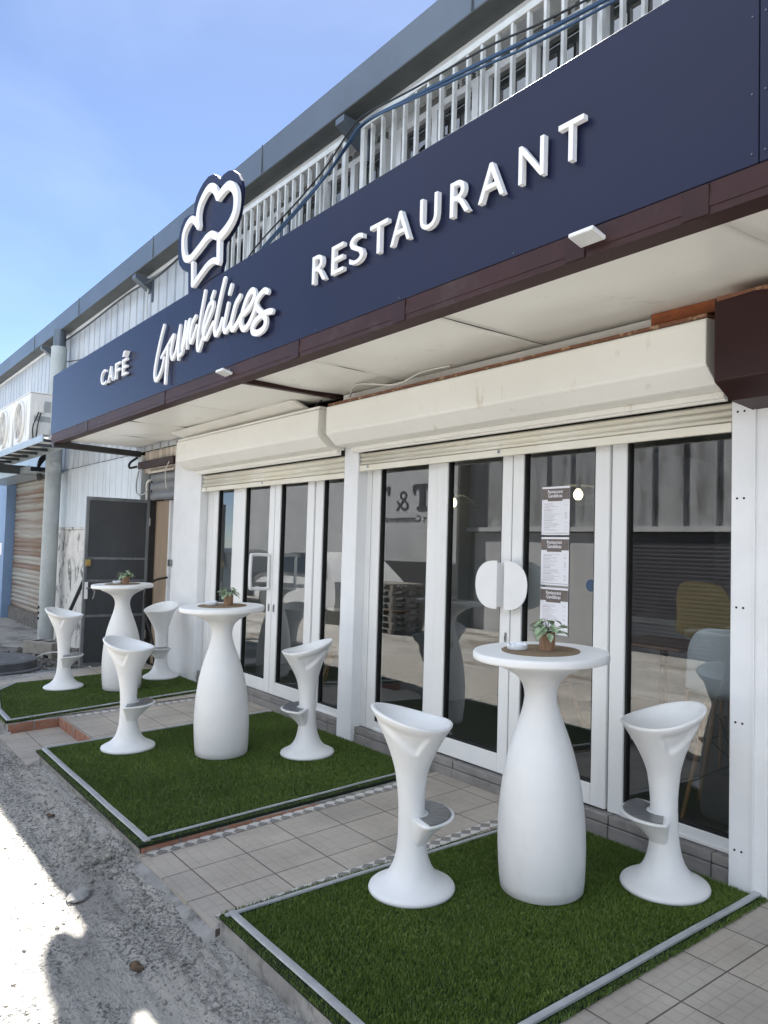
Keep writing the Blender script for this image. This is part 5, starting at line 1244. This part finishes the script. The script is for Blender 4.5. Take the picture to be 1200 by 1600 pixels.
MB().box(-12.69, -12.61, -8.3, -7.9, -.2, 4.7).build('corner_post', 'opp_dark', gal)
def pallet(z, lb, dx):
    t = empty('pallet', (-12.6 + dx, -6.0, z), lb, 'pallet', 'stack of wooden pallets across the street')
    m = MB()
    for k in range(7): m.box(-.6, .6, -.4 + k * .118, -.4 + k * .118 + .09, .10, .122)
    m.build('deck_boards', 'pallet', t)
    m = MB()
    for k in (-.55, 0, .46):
        m.box(k, k + .1, -.4, .398, .0, .02)
        for q in (-.4, -.05, .3): m.box(k, k + .1, q, q + .098, .0201, .0999)
    m.build('bearers', 'pallet', t)
for i, wd in enumerate(('bottom', 'second', 'third', 'fourth', 'fifth', 'sixth', 'seventh', 'top')): pallet(-.2 + i * .126, '%s wooden pallet of the stack mirrored in the glass' % wd, .03 * (i % 2))
def car(x, y, rz, body, lb):
    t = empty('parked_car', (x, y, -.2), lb, 'car', 'cars parked across the street', rot=(0, 0, rz))
    side = [(-2.15, .35), (-2.2, .62), (-2.12, .86), (-1.75, .98), (-1.25, 1.02), (-.75, 1.42), (-.2, 1.55), (.75, 1.56), (1.45, 1.44), (1.95, 1.05), (2.12, .95), (2.17, .6), (2.1, .32)]
    rows = []
    for yy, s, dz in ((-.86, .94, 0), (-.90, 1, 0), (-.88, 1, 0), (0, 1.0, .02), (.88, 1, 0), (.90, 1, 0), (.86, .94, 0)):
        rows.append([(a * (1 if abs(yy) < .89 else .995), (yy if b < 1.03 else yy * (1 - .2 * (b - 1.03) / .5)), .3 + (b - .3) * (s if b > 1.2 else 1) + (dz if b > 1 else 0)) for a, b in side])
    m = MB(); m.grid(rows); k = len(side)
    m.add(rows[0], [tuple(range(k))]); m.add(rows[-1], [tuple(range(k))[::-1]]); m.build('body', body, t, smooth=True, ang=30)
    for s in (-1, 1):
        m = MB(); q = [(-1.05, 1.06), (-.68, 1.38), (-.15, 1.49), (.72, 1.5), (1.35, 1.38), (1.7, 1.08)]
        yy = lambda b: s * (.90 * (1 - .2 * (b - 1.03) / .5) + .006)
        m.add([(a, yy(b), b) for a, b in q], [tuple(range(6))]); m.build('side_window', 'car_glass', t)
        for wx in (-1.35, 1.3):
            m = MB(); m.prism([(wx + .35 * math.cos(j * math.pi / 16), .35 + .35 * math.sin(j * math.pi / 16)) for j in range(32)], s * .72, s * .925, 'y'); wh_ = m.build('wheel', 'rubber', t, bevel=.02)
            m = MB(); m.prism([(wx + .23 * math.cos(j * math.pi / 16), .35 + .23 * math.sin(j * math.pi / 16)) for j in range(32)], s * .9251, s * .935, 'y'); m.build('rim', 'rim', wh_)
        MB().box(-2.19, -2.08, s * .80 - .12, s * .80 + .06, .66, .80).build('headlight', 'lamp_lens', t, bevel=.02)
    MB().add([(-1.22, -.72, 1.05), (-1.22, .72, 1.05), (-.74, .62, 1.435), (-.74, -.62, 1.435)], [(0, 1, 2, 3)]).build('windscreen', 'car_glass', t)
car(-15.9, -6.5, R(4), 'car_white', 'white parked car mirrored in the left glass doors')
car(-20.9, -6.4, R(2), 'car_grey', 'dark grey parked car mirrored in the left door')
